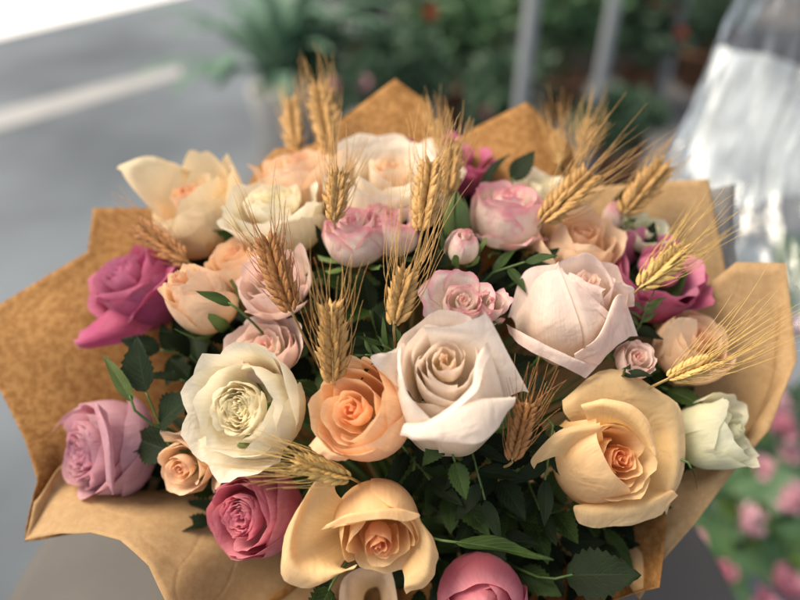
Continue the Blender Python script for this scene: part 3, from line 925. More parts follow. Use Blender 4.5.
r = Rose(492, 300, 17, (.15, .55, .82), 'spray', 'little pink rose bud between the two largest white roses', D=1.8, dz=-.002, group=G_S, seed=108, name='spray_rose', cat='rosebud')
bud(r, az=130, top=.1, tipR=.5, n=4, roll=50)
r.petal(1, az=20, R=.9, zt=.0, Rt=1.1, half=45, roll=50, ruffle=.06)
r.petal(1, az=300, R=.9, zt=-.9, Rt=1.0, half=45, roll=50, ruffle=.06)
r.sepals(length=1.0, spread=1.0, curl=40)
spray(640, 356, 20, (.15, .5, .85), 'small pink rose peeping out above the open peach rose', 'spraypale', D=1.3, dz=.004, seed=109, az=0)
r = Rose(616, 205, 13, (.05, .85, .5), 'spray', 'small closed pink bud below the blurred wheat ear', D=2.2, dz=.004, group=G_S, seed=110, name='spray_rose', cat='rosebud')
bud(r, az=130, top=.2, tipR=.3, n=4, roll=20)
r.sepals(length=1.2, spread=1.15, curl=50)
r = Rose(457, 200, 20, (-.02, .92, .38), 'sepal', 'closed green rose bud beside the tall wheat ear', D=2.1, dz=-.008, group=G_S, seed=111, name='spray_rose', cat='rosebud')
for i in range(5):
    r.petal(1, name='sepal', az=i * 72, R=.80, zt=.45, Rt=.06, half=50, roll=6, vr=.9, tipr=.85, spiral=.06, corner=0)
r.sepals(length=.6, spread=.9, curl=90)


# ------------------------------------------------------------------ wheat
def kernel_mesh(base, axis, side, length, width, rs):
    """pointed plump husk; axis = long direction, side = wide direction"""
    axis = norm(axis); side = norm(side - axis * np.dot(side, axis)); th = np.cross(axis, side)
    V, Fc = [], []
    prof = [(0, .25), (.12, .68), (.32, 1.0), (.55, .92), (.78, .55), (.93, .22), (1.04, .03)]
    n = 8
    for t, w_ in prof:
        for a in range(n):
            an = 2 * math.pi * a / n
            keel = 1.0 + .18 * (a == 2)
            V.append(base + axis * t * length + side * math.cos(an) * w_ * width * .5 + th * math.sin(an) * w_ * width * .36 * keel)
    for j in range(len(prof) - 1):
        for a in range(n):
            Fc.append((j * n + a, j * n + (a + 1) % n, (j + 1) * n + (a + 1) % n, (j + 1) * n + a))
    Fc.append(tuple(range(n))); Fc.append(tuple((len(prof) - 1) * n + a for a in range(n)))
    return V, Fc


def join(parts):
    V, Fc = [], []
    for v, f in parts:
        o = len(V)
        V.extend(list(v)); Fc.extend([tuple(i + o for i in q) for q in f])
    return V, Fc


def wheat(b, t, label, mat='wheat', db=0.0, dt=0.0, awn=70, spread=.22, nodes=10, bend=(0, 0), wid=1.0, face=None, seed=0, awn_to=None, awn_r=.00026, dark=False, abs_d=None):
    """ear from photo pixel b (bottom of the head) to t (its top)"""
    rr = random.Random(seed + int(b[0] * 3 + b[1]))
    d0 = abs_d[0] if abs_d else dome(*b) + db
    d1 = abs_d[1] if abs_d else dome(*b) + dt
    B = P(b[0], b[1], d0); T = P(t[0], t[1], d1)
    ax = T - B; L = np.linalg.norm(ax); ax /= L
    s = d0 / FPX
    view = norm((B + T) / 2 - CAM)
    a0 = norm(np.cross(ax, view)); b0 = np.cross(ax, a0)
    fa = rr.choice((-1, 1)) * rr.uniform(.75, 1.35) if face is None else face
    side = a0 * math.cos(fa) + b0 * math.sin(fa)
    dep = np.cross(ax, side)
    e = empty('wheat_ear', B, label, 'wheat ear', 'wheat ears among the roses')
    m = M[mat]
    mid = (B + T) / 2 + a0 * bend[0] * s + b0 * bend[1] * s
    pts = bez(B, B + (mid - B) * .75, T + (mid - T) * .75, T, 24)
    # stem with the rachis
    tie = TIE + np.array((rr.uniform(-.02, .02), rr.uniform(-.02, .02), 0))
    c1 = B - ax * .008 + view * .034
    foot = np.array((TIE[0] + 1.8 * (tie[0] - TIE[0]), TIE[1] + 1.8 * (tie[1] - TIE[1]), TABLE_Z + .003))
    sp = np.vstack([bez(foot, foot + np.array((0, 0, .04)), tie - np.array((0, 0, .03)), tie, 5), bez(tie, tie * .5 + (B + view * .05) * .5, c1, B, 12)[1:], pts[1::3]])
    V, Fc = tube(sp, .0011, .0007, 5)
    mk('stem', V, Fc, M['straw'], e)
    klen = L / nodes * 2.15
    kw = L * .145 * wid
    for i in range(nodes * 2):
        f = (i + .6) / (nodes * 2) * .93
        p = catmull(pts, 24)[min(23, int(f * 23))] if False else pts[0] * 0 + np.array([np.interp(f, np.linspace(0, 1, 24), pts[:, q]) for q in range(3)])
        k = min(22, int(f * 23)); ta = norm(pts[k + 1] - pts[k])
        sg = 1 if i % 2 == 0 else -1
        size = (.72 + .5 * math.sin(math.pi * min(1, f * .95 + .12)) ** .8) * rr.uniform(.82, 1.12)
        out = side * sg
        parts = []; tips = []
        for q in (-1, 0, 1):
            dirn = ta * 1.0 + out * (.50 if q == 0 else .34) + dep * q * .62 + np.array([rr.uniform(-.13, .13) for _ in range(3)])
            base = p + out * kw * .14 + dep * q * kw * .30 - ta * klen * .1
            ln = klen * size * (1.0 if q == 0 else .92)
            parts.append(kernel_mesh(base, dirn, out * .6 + dep * q + side * .2, ln, kw * size * .54, rr))
            tips.append((base + norm(dirn) * ln * .98, norm(dirn), q))
        V, Fc = join(parts)
        ker = mk('spikelet', V, Fc, m, e)
        # bristles grow from the husks' tips
        parts = []
        for tip, dr, q in tips:
            if q == 0 and rr.random() < .3: continue
            ln = awn * s * (.62 + .5 * f) * rr.uniform(.6, 1.15)
            g = norm(ta + (dr - ta * np.dot(dr, ta)) * spread * 3.2 + np.array([rr.gauss(0, spread * .42) for _ in range(3)]))
            if awn_to is not None:
                g = norm(g + norm(camdir(awn_to)) * .5)
            bow = norm(np.cross(g, view)) * rr.uniform(-.14, .14) * ln + np.array((0, 0, -.03 * ln))
            A = bez(tip, tip + dr * ln * .25, tip + g * ln * .65 + bow * .3, tip + g * ln + bow, 7)
            parts.append(tube(A, awn_r * rr.uniform(.9, 1.3), awn_r * .35, 4))
        V, Fc = join(parts)
        mk('bristle', V, Fc, m, ker)
    return e


wheat((334, 384), (332, 300), 'wheat ear standing directly above the orange peach rose', awn=62, db=.006, dt=-.008, spread=.12, seed=1)
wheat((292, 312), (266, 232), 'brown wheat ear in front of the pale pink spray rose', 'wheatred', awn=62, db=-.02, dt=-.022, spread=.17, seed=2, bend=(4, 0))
wheat((394, 326), (408, 266), 'wheat ear rising from dark gap above the large white rose', awn=110, db=-.012, dt=-.010, spread=.10, seed=3, nodes=8, wid=1.25)
wheat((421, 232), (432, 158), 'upright wheat ear just left of the closed green bud', awn=58, db=-.018, dt=-.010, spread=.12, seed=4, wid=1.15)
wheat((334, 222), (340, 170), 'short wheat ear in front of the ivory white rose', awn=60, db=-.028, dt=-.02, spread=.16, seed=5, nodes=8, wid=1.25)
wheat((448, 195), (454, 140), 'wheat ear in front of the magenta rose at the back', awn=40, db=-.01, dt=.0, spread=.14, seed=6, wid=1.1)
wheat((331, 155), (318, 80), 'tall blurred wheat ear at the back, left of the paper peak', awn=40, db=.015, dt=.03, spread=.08, seed=7, nodes=10, wid=.85)
wheat((296, 150), (290, 95), 'faint wheat ear at the back, farthest left of the upright ones', awn=30, db=.05, dt=.075, spread=.08, seed=8, wid=.75)
wheat((541, 222), (594, 170), 'slanting wheat ear behind the soft peach rose with bristles spread to the upper right', awn=85, db=-.008, dt=.006, spread=.14, seed=9, wid=1.0)
wheat((624, 214), (666, 162), 'blurred plump wheat ear in front of the right back paper', awn=40, db=.0, dt=.014, spread=.10, seed=10, wid=1.0)
wheat((640, 288), (686, 246), 'slender wheat ear lying across the right magenta rose', 'wheatpale', awn=85, db=-.018, dt=-.010, spread=.10, seed=11, nodes=9)
wheat((668, 379), (720, 358), 'golden wheat ear fanning long bristles over the right paper flap', 'wheatpale', awn=105, db=-.019, dt=-.026, spread=.17, seed=12, wid=1.15, awn_to=(.3, .45, 0), awn_r=.00026)
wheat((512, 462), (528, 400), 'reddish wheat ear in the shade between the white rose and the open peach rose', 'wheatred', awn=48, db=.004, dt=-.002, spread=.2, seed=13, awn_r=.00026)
wheat((350, 478), (292, 462), 'wheat ear pointing left above the deep pink rose', 'wheatpale', awn=80, db=.000, dt=-.012, spread=.16, seed=14, awn_to=(-.5, .05, .1))
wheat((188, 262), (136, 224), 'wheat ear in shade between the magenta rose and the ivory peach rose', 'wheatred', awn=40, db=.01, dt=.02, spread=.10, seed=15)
wheat((560, 165), (556, 128), 'faint upright wheat ear behind the second paper peak', awn=50, spread=.08, seed=16, wid=.38, nodes=7, abs_d=(.52, .54))
wheat((578, 165), (590, 118), 'faint leaning wheat ear at the right of the second paper peak', awn=40, spread=.08, seed=17, wid=.38, nodes=7, abs_d=(.52, .54))
wheat((438, 150), (436, 118), 'faint wheat ear between the two paper peaks', awn=35, spread=.12, seed=18, abs_d=(.49, .50), nodes=7, wid=.6)
wheat((478, 215), (476, 190), 'small wheat ear tucked behind the green rose bud', awn=30, spread=.12, seed=19, abs_d=(.455, .46), nodes=7) if False else None


# ------------------------------------------------------------------ leaves
def leaf_geo(base, direction, normal, length, width, serr=1.0, curl=.15, fold=.25, rr=rnd, tip=1.0):
    direction = norm(direction)
    normal = norm(normal - direction * np.dot(normal, direction))
    side = np.cross(direction, normal)
    nu, nv = 9, 19
    V = []
    tw = rr.uniform(-.4, .4)
    for j in range(nv):
        v = j / (nv - 1)
        wv = math.sin(math.pi * min(1, v ** .78)) ** .85 * (1 - .25 * v) if v < 1 else 0
        wv *= 1 + serr * .09 * (1 if j % 2 else -1)
        for i in range(nu):
            u = i / (nu - 1) * 2 - 1
            x = u * wv * width * .5
            z = fold * abs(x) - curl * length * v * v + .02 * length * math.sin(9 * v + 3 * u + tw * 5) * abs(u)
            z += tw * x * v
            V.append(base + direction * (v * length) + side * x + normal * z)
    uv = [(u * .5 + .5, v) for v in np.linspace(0, 1, nv) for u in np.linspace(-1, 1, nu)]
    return V, grid_faces(nu, nv), uv


def leaf_obj(name, parent, mat, *a, **k):
    V, Fc, uv = leaf_geo(*a, **k)
    return mk(name, V, Fc, mat, parent, uv=uv)


def leaf_mat(name, col, back, rough=.4, trans=.2):
    k = N(name)
    tc = k.n('ShaderNodeTexCoord')
    sp = k.n('ShaderNodeSeparateXYZ'); k.l(tc.outputs['UV'], sp.inputs[0])
    # side veins run obliquely from the midrib
    ab = k.n('ShaderNodeMath', operation='SUBTRACT'); k.l(sp.outputs[0], ab.inputs[0]); ab.inputs[1].default_value = .5
    ab2 = k.n('ShaderNodeMath', operation='ABSOLUTE'); k.l(ab.outputs[0], ab2.inputs[0])
    vv = k.n('ShaderNodeMath', operation='MULTIPLY_ADD'); k.l(ab2.outputs[0], vv.inputs[0]); vv.inputs[1].default_value = -.7; k.l(sp.outputs[1], vv.inputs[2])
    mu = k.n('ShaderNodeMath', operation='MULTIPLY'); k.l(vv.outputs[0], mu.inputs[0]); mu.inputs[1].default_value = 55.0
    si = k.n('ShaderNodeMath', operation='SINE'); k.l(mu.outputs[0], si.inputs[0])
    vein = k.ramp(si.outputs[0], .75, 1.0)
    mid = k.ramp(ab2.outputs[0], .05, .0)
    mxv = k.n('ShaderNodeMath', operation='MAXIMUM'); k.l(vein, mxv.inputs[0]); k.l(mid, mxv.inputs[1])
    nz = k.n('ShaderNodeTexNoise', Scale=45.0, Detail=4.0); k.l(tc.outputs['Object'], nz.inputs['Vector'])
    c = k.rgb(k.ramp(nz.outputs['Fac'], .35, .7), col, tuple(x * .55 for x in col))
    sc = k.n('ShaderNodeMath', operation='MULTIPLY'); k.l(mxv.outputs[0], sc.inputs[0]); sc.inputs[1].default_value = .35
    c = k.rgb(sc.outputs[0], c, tuple(min(1, x * 2.2 + .01) for x in col))
    geo = k.n('ShaderNodeNewGeometry')
    bs = k.n('ShaderNodeBsdfPrincipled', Roughness=rough); k.l(c, bs.inputs['Base Color']); bs.inputs['Specular IOR Level'].default_value = .14
    bp = k.n('ShaderNodeBump', Strength=.5, Distance=.0008); bp.invert = True
    k.l(mxv.outputs[0], bp.inputs['Height']); k.l(bp.outputs[0], bs.inputs['Normal'])
    tr = k.n('ShaderNodeBsdfTranslucent'); k.l(c, tr.inputs[0])
    mx = k.n('ShaderNodeMixShader', Fac=trans); k.l(bs.outputs[0], mx.inputs[1]); k.l(tr.outputs[0], mx.inputs[2]); k.l(mx.outputs[0], k.out.inputs[0])
    return k.m


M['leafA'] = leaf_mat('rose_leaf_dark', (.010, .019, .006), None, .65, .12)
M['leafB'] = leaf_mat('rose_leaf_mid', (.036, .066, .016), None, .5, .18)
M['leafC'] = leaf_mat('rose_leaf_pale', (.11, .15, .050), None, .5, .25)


def sprig(px, py, dz, direction, n=5, size=26, label=None, mat='leafA', group='leafy sprigs in the gaps', narrow=.58, seed=0, serr=1.0, normal=None, name='leaf_sprig', cat='leaves'):
    """one stem carrying leaves; direction in camera axes"""
    rr = random.Random(seed * 17 + int(px) * 5 + int(py))
    d = dome(px, py) + dz; s = d / FPX
    T = P(px, py, d)
    D = camdir(direction)
    nrm = norm(camdir(normal) if normal else camdir((rr.uniform(-.4, .4), rr.uniform(.3, .9), .8)))
    base = T - D * size * s * (1.2 if n > 1 else .15)
    e = empty(name, base, label, cat, group)
    tie = TIE + np.array((rr.uniform(-.02, .02), rr.uniform(-.02, .02), 0))
    foot = np.array((2 * tie[0] - TIE[0], 2 * tie[1] - TIE[1], TABLE_Z + .003))
    V, Fc = tube(np.vstack([bez(foot, foot + (0, 0, .04), tie - np.array((0, 0, .03)), tie, 5), bez(tie, tie * .6 + base * .4, base - D * .02, base, 8)[1:], bez(base, base + D * size * s * .5, T, T, 5)[1:]]), .0013, .0007, 5)
    mk('stem', V, Fc, M['stem'], e)
    side = norm(np.cross(D, nrm))
    for i in range(n):
        f = i / max(1, n - 1)
        if i == n - 1:
            p, dr = T, D
        else:
            p = base + (T - base) * (f * .95)
            dr = D * .55 + side * (1 if i % 2 else -1) * .85
        dr = dr + np.array([rr.uniform(-.22, .22) for _ in range(3)])
        ln = size * s * rr.uniform(.85, 1.2)
        leaf_obj('leaf', e, M[mat], p, dr, nrm + np.array([rr.uniform(-.35, .35) for _ in range(3)]), ln, ln * narrow, serr=serr, rr=rr, curl=rr.uniform(.05, .28), fold=rr.uniform(.1, .4))
    return e


# leaves one can pick out
sprig(146, 392, .006, (-.3, .9, .2), 3, 56, 'broad dark leaves left of the cream rose, in front of the brown paper', 'leafA', seed=1, narrow=.8, normal=(-.3, .3, .9))
sprig(132, 402, -.006, (-.25, .95, .15), 1, 60, 'thin pale curled leaf above the mauve rose', 'leafC', seed=2, narrow=.28, serr=.2, normal=(.7, .2, .7))
sprig(455, 542, .000, (.98, -.08, .1), 1, 84, 'long olive leaf lying flat in the shade above the closed pink rose', 'leafB', seed=3, narrow=.28, serr=.3, normal=(0, .75, .6))
sprig(566, 576, .004, (.85, .3, .2), 1, 74, 'broad green leaf at the bottom right inside the paper', 'leafA', seed=4, narrow=.75, normal=(.0, .3, .95))
sprig(512, 180, .016, (.6, .5, .2), 1, 34, 'dark green leaf behind the pink edged rose on a stalk', 'leafA', seed=5, narrow=.7, normal=(-.3, .5, .8))
sprig(330, 588, .004, (-.3, -.4, .5), 1, 42, 'toothed green leaf under the broad petal of the lowest peach rose', 'leafB', seed=6, narrow=.7, normal=(0, .2, .95), serr=1.6)
sprig(455, 462, .010, (.3, -.9, .3), 3, 40, 'pale green leaf hanging below the large white rose', 'leafB', seed=7, narrow=.6, normal=(0, .5, .85))
sprig(382, 345, .010, (-.7, .4, .4), 9, 30, 'feathery green sprig left of the large white rose', 'leafB', seed=8, narrow=.22, serr=0)
sprig(365, 355, .016, (-.9, .1, .3), 7, 30, 'thin leaved green sprig above the orange peach rose', 'leafB', seed=9, narrow=.2, serr=0)
sprig(648, 302, .000, (.2, .9, .3), 7, 22, 'fine yellowish green sprig below the right magenta rose', 'leafC', seed=10, narrow=.25, serr=0)
sprig(625, 368, -.006, (-.25, .35, .9), 2, 24, 'two small dark leaves in front of the little pink rose at the right', 'leafA', seed=11, narrow=.5, serr=.3)
sprig(640, 205, .010, (.6, .6, .3), 4, 24, 'green sepal like leaves around the tiny pink bud at the back right', 'leafB', seed=12, narrow=.3, serr=.2)
sprig(525, 262, .000, (.6, .2, .4), 3, 30, 'pointed leaf below the pink edged rose on a stalk', 'leafB', seed=13, narrow=.35, serr=.2)
sprig(232, 305, -.008, (-.8, .6, .3), 1, 40, 'narrow green leaf hugging the pale peach bud', 'leafB', seed=14, narrow=.34, serr=.2, normal=(.5, .5, .7))
sprig(690, 466, -.006, (.4, -.9, .2), 1, 26, 'curled thin leaf on the greenish white rose', 'leafB', seed=15, narrow=.22, serr=.2)
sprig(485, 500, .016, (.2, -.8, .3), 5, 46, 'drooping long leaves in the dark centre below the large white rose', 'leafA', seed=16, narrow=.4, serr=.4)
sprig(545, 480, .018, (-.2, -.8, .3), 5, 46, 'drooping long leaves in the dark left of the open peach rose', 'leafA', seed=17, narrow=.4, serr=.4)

# the shaded greenery that fills the bouquet between the blooms
FILL = [(330, 262, .03), (300, 345, .04), (318, 395, .03), (215, 320, .04), (160, 350, .035), (180, 380, .03), (165, 440, .03), (215, 490, .045),
        (275, 480, .048), (300, 500, .03), (430, 480, .03), (410, 500, .035), (470, 520, .03), (520, 520, .03), (560, 540, .03), (520, 570, .03), (440, 560, .035), (600, 545, .035),
        (535, 420, .055), (520, 380, .03), (470, 280, .03), (500, 265, .03), (520, 280, .035), (440, 250, .03), (400, 260, .03), (350, 290, .03), (370, 310, .03), (385, 350, .03),
        (630, 330, .035), (655, 300, .03), (660, 370, .035), (668, 390, .035), (690, 410, .04), (640, 260, .03), (610, 220, .03), (560, 200, .03), (480, 190, .03), (430, 210, .03),
        (300, 240, .03), (250, 240, .03), (210, 240, .03), (190, 355, .03), (230, 340, .03), (320, 560, .04), (625, 515, .04), (660, 470, .045),
        (672, 430, .04), (340, 190, .05), (420, 180, .055), (620, 195, .035), (310, 300, .03), (280, 330, .045), (150, 480, .04), (480, 440, .03), (400, 440, .03), (470, 330, .035),
        (460, 500, .03), (500, 540, .03), (540, 560, .035), (590, 580, .04), (420, 590, .035), (470, 575, .03), (540, 510, .03), (500, 480, .03), (600, 550, .04), (570, 510, .03), (605, 530, .035), (540, 595, .03), (210, 520, .035)]
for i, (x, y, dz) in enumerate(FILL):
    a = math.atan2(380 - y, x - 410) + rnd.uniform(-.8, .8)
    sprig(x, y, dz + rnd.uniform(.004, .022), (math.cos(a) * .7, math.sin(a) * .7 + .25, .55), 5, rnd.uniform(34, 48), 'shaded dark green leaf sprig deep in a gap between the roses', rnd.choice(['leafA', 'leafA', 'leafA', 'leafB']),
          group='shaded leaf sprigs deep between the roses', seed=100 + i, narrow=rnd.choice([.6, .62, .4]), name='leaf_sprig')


# ------------------------------------------------------------------ wrapping paper
def kraft_mat(name, c1, c2, fleck, trans=.35):
    k = N(name)
    tc = k.n('ShaderNodeTexCoord')
    n1 = k.n('ShaderNodeTexNoise', Scale=190.0, Detail=7.0, Roughness=.65); k.l(tc.outputs['Object'], n1.inputs['Vector'])
    n2 = k.n('ShaderNodeTexNoise', Scale=420.0, Detail=4.0); k.l(tc.outputs['Object'], n2.inputs['Vector'])
    n3 = k.n('ShaderNodeTexNoise', Scale=22.0, Detail=3.0); k.l(tc.outputs['Object'], n3.inputs['Vector'])
    c = k.rgb(k.ramp(n1.outputs['Fac'], .40, .62), c1, c2)
    c = k.rgb(k.ramp(n2.outputs['Fac'], .55, .72, 0, .5), c, fleck)
    c = k.rgb(k.ramp(n3.outputs['Fac'], .4, .7, 0, .25), c, tuple(x * .6 for x in c1))
    bs = k.n('ShaderNodeBsdfPrincipled', Roughness=.75); bs.inputs['Specular IOR Level'].default_value = .2
    k.l(c, bs.inputs['Base Color'])
    bp = k.n('ShaderNodeBump', Strength=.3, Distance=.0006); k.l(n2.outputs['Fac'], bp.inputs['Height'])
    vo = k.n('ShaderNodeTexVoronoi', feature='DISTANCE_TO_EDGE', Scale=15.0); wv = k.n('ShaderNodeTexNoise', Scale=9.0, Detail=2.0)
    k.l(tc.outputs['Object'], wv.inputs['Vector'])
    ad = k.n('ShaderNodeVectorMath', operation='MULTIPLY_ADD'); k.l(wv.outputs['Color'], ad.inputs[0]); ad.inputs[1].default_value = (.12, .12, .12); k.l(tc.outputs['Object'], ad.inputs[2]); k.l(ad.outputs[0], vo.inputs['Vector'])
    bp2 = k.n('ShaderNodeBump', Strength=.10, Distance=.004); k.l(k.ramp(vo.outputs['Distance'], 0.0, .04), bp2.inputs['Height']); k.l(bp.outputs[0], bp2.inputs['Normal'])
    k.l(bp2.outputs[0], bs.inputs['Normal'])
    tr = k.n('ShaderNodeBsdfTranslucent')
    gm = k.n('ShaderNodeGamma', Gamma=1.3); k.l(c, gm.inputs[0]); k.l(gm.outputs[0], tr.inputs[0])
    mx = k.n('ShaderNodeMixShader', Fac=trans); k.l(bs.outputs[0], mx.inputs[1]); k.l(tr.outputs[0], mx.inputs[2]); k.l(mx.outputs[0], k.out.inputs[0])
    return k.m


M['kraft'] = kraft_mat('kraft_paper', (.31, .145, .042), (.45, .24, .085), (.56, .34, .14))
M['kraftlit'] = kraft_mat('lit_kraft_paper', (.52, .335, .165), (.57, .385, .20), (.62, .44, .25))  # same kraft paper, with the light on it put into the colour
M['greypaper'] = kraft_mat('grey_paper', (.20, .19, .185), (.24, .23, .22), (.27, .26, .25), .2)
wrap = empty('paper_wrap', TIE + np.array((0, 0, -.02)), 'brown kraft paper wrapped round the bouquet with stiff pointed flaps', 'wrapping paper')


def sheet(cols, rb=.028, label=None, mat='kraft', a0=None, nv=26, sub=5, crease=.0012, seed=0, off=0.0):
    """cols: (edge px, edge py, edge depth, mid px, mid py, mid depth); the sheet is gathered at the tie"""
    rr = random.Random(seed)
    E = [P(c[0], c[1], c[2]) for c in cols]; Md = [P(c[3], c[4], c[5]) for c in cols]
    Es, Ms = [], []
    for i in range(len(cols) - 1):
        for q in range(sub):
            f = q / sub
            Es.append(E[i] * (1 - f) + E[i + 1] * f)
    Es.append(E[-1])
    Ms = catmull(np.array(Md), len(Es))
    nu = len(Es)
    V = np.zeros((nv, nu, 3))
    phs = [rr.uniform(0, 6.3) for _ in range(4)]
    for i in range(nu):
        m = Ms[i]
        dirn = np.array((m[0] - TIE[0], m[1] - TIE[1], 0)); dirn = dirn / (np.linalg.norm(dirn) + 1e-9)
        b = TIE + dirn * (rb + off) + np.array((0, 0, -.01))
        c1 = b + np.array((0, 0, .05)) + dirn * .035
        low = bez(b, c1, c1 * .4 + m * .6 + dirn * .0, m, nv // 2 + 1)
        tng = m - low[-2]; tng = tng / np.linalg.norm(tng)
        dist = np.linalg.norm(Es[i] - m)
        hi = bez(m, m + tng * dist * .45, Es[i] * .65 + m * .35, Es[i], nv - nv // 2)
        V[:, i] = np.vstack([low[:-1], hi])
    dv = np.gradient(V, axis=0); du = np.gradient(V, axis=1)
    nn = np.cross(du, dv); nn /= (np.linalg.norm(nn, axis=-1, keepdims=True) + 1e-9)
    uu, vv = np.meshgrid(np.linspace(0, 1, nu), np.linspace(0, 1, nv))
    amp = crease * (np.sin(uu * 9 + phs[0] + 2 * vv) + .7 * np.sin(uu * 17 + phs[1] - 3 * vv) + .5 * np.sin(vv * 11 + phs[2] + uu * 5)) * smooth01(vv * 2)
    V = V + nn * amp[..., None]
    o = mk('paper_sheet', V.reshape(-1, 3), grid_faces(nu, nv), M[mat], wrap)
    sm = o.modifiers.new('thickness', 'SOLIDIFY'); sm.thickness = .0004; sm.offset = 0
    if label: o['label'] = label
    return o


# left sheet, from the low front corner up to the back left
sheet([(75, 534, .448, 100, 500, .468), (25, 541, .44, 75, 485, .472), (40, 480, .45, 70, 470, .475), (25, 440, .462, 75, 440, .48), (0, 390, .475, 85, 410, .49), (-45, 335, .49, 95, 370, .495), (0, 305, .505, 105, 330, .505), (88, 252, .515, 130, 300, .515), (93, 208, .525, 150, 275, .52),
       (166, 207, .53, 190, 260, .525), (240, 240, .535, 240, 262, .53)], label='mottled brown left flap', seed=1)
# low front corner on the left, same paper split off, coloured as lit
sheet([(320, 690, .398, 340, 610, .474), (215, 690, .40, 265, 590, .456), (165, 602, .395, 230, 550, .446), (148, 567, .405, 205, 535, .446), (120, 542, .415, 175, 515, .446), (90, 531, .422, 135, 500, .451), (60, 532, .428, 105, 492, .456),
       (25, 541, .432, 80, 482, .466), (34, 502, .442, 78, 462, .468)], mat='kraftlit', label='curled fold at the lower left, coloured as if lit', seed=9, off=-.002)
# back sheet with the two peaks
sheet([(255, 170, .545, 235, 250, .53), (276, 148, .55, 270, 235, .53), (312, 145, .55, 305, 225, .53), (330, 128, .55, 335, 220, .53), (395, 78, .555, 385, 215, .53), (430, 104, .55, 420, 212, .53), (438, 160, .545, 450, 212, .53),
       (470, 132, .55, 475, 212, .53), (526, 102, .555, 520, 216, .53), (572, 146, .55, 560, 222, .53), (600, 215, .54, 600, 235, .53)], label='orange brown back sheet with two peaks', seed=2, off=.004)
# right back flap
sheet([(560, 190, .52, 560, 235, .51), (600, 186, .52, 600, 245, .515), (650, 183, .518, 640, 262, .515), (709, 179, .515, 670, 285, .51), (728, 280, .505, 700, 330, .505), (730, 345, .50, 705, 370, .50)], mat='kraftlit', label='right back flap, coloured as if lit', seed=3, off=.002)
# right front flap
sheet([(655, 340, .48, 690, 370, .495), (700, 292, .475, 705, 385, .49), (736, 262, .468, 715, 400, .485), (786, 263, .462, 722, 420, .48), (797, 360, .452, 715, 445, .475), (770, 430, .45, 700, 470, .465), (738, 466, .452, 685, 490, .458), (700, 515, .448, 668, 520, .455),
       (664, 558, .44, 640, 545, .45), (640, 600, .43, 610, 570, .45)], mat='kraftlit', label='right flap with a cut corner, coloured as if lit', seed=4, off=.006)
# front sheet along the bottom edge
sheet([(668, 470, .462, 640, 500, .468), (666, 528, .44, 625, 540, .455), (660, 588, .42, 590, 585, .475), (600, 604, .405, 540, 610, .49), (500, 660, .39, 480, 625, .50), (400, 690, .39, 400, 630, .50), (300, 690, .395, 330, 620, .49), (215, 690, .40, 265, 600, .452)], label='front sheet in shade', seed=5, off=.008)
# grey outer paper at the back right
sheet([(690, 195, .54, 660, 285, .53), (735, 184, .54, 690, 300, .53), (736, 262, .535, 715, 330, .525), (742, 330, .53, 718, 370, .52)], mat='greypaper', label='grey outer sheet behind the right flaps', seed=6, off=.012)


# ------------------------------------------------------------------ setting
def box(x0, x1, y0, y1, z0, z1, bev=0.0):
    V = [(x, y, z) for z in (z0, z1) for y in (y0, y1) for x in (x0, x1)]
    Fc = [(0, 2, 3, 1), (4, 5, 7, 6), (0, 1, 5, 4), (2, 6, 7, 3), (0, 4, 6, 2), (1, 3, 7, 5)]
    return V, Fc


def bevel(o, wd=.01):
    b = o.modifiers.new('bevel', 'BEVEL'); b.width = wd; b.segments = 2
    return o


def lathe(prof, c, n=32):
    V, Fc = [], []
    for r_, z in prof:
        for a in range(n):
            th = 2 * math.pi * a / n
            V.append((c[0] + r_ * math.cos(th), c[1] + r_ * math.sin(th), c[2] + z))
    for j in range(len(prof) - 1):
        for a in range(n):
            Fc.append((j * n + a, j * n + (a + 1) % n, (j + 1) * n + (a + 1) % n, (j + 1) * n + a))
    return V, Fc


M['asphalt'] = simple_mat('grey_pavement', (.135, .156, .178), .8, 0, .9, .4, .4, 120, col2=(.062, .074, .087))
M['pale'] = simple_mat('pale_concrete', (.86, .85, .83), .8, 0, 2, .1, .1, 60)
M['paint'] = simple_mat('road_paint', (.30, .30, .30), .7, 0, 9, .3, .2, 60)
M['table'] = simple_mat('table_top', (.085, .076, .068), .7, 0, 12, .3, .1, 90)
M['steel'] = simple_mat('grey_steel', (.20, .215, .23), .5, 0, 20, .2, 0)
M['dark'] = simple_mat('dark_wall', (.13, .13, .135), .8, 0, 3, .5)  # wall grey raised, with the background haze put into it
M['bucket'] = simple_mat('pale_bucket', (.50, .48, .45), .5, 0, 8, .3)
M['terracotta'] = simple_mat('brown_pot', (.20, .10, .06), .7, 0, 20, .4)
M['bushA'] = simple_mat('bush_leaf', (.12, .23, .11), .5, .25, 12, .7)  # bush greens are lightened to carry the background haze
M['bushB'] = simple_mat('blue_green_leaf', (.12, .22, .15), .5, .25, 12, .6)
M['bushC'] = simple_mat('lime_leaf', (.12, .20, .045), .5, .3, 12, .6)
M['bushD'] = simple_mat('deep_green_leaf', (.085, .15, .09), .5, .25, 12, .7)
M['redfl'] = simple_mat('red_flower', (.50, .09, .06), .6, .3, 60, .3)
M['pinkfl'] = simple_mat('pink_flower', (.56, .24, .31), .6, .3, 60, .4)
M['pinkpale'] = simple_mat('pale_pink_flower', (.72, .42, .48), .6, .3, 60, .4)
M['shelf'] = simple_mat('shelf_wood', (.10, .085, .075), .7, 0, 20, .4)
M['whitepaper'] = simple_mat('white_paper', (.80, .80, .80), .6, .1, 40, .1)
M['patchedliner'] = simple_mat('grey_patched_liner', (.84, .85, .86), .35, .15, 12, 1.0, .4, 30, col2=(.42, .43, .44))  # white liner with grey patches mixed in by noise

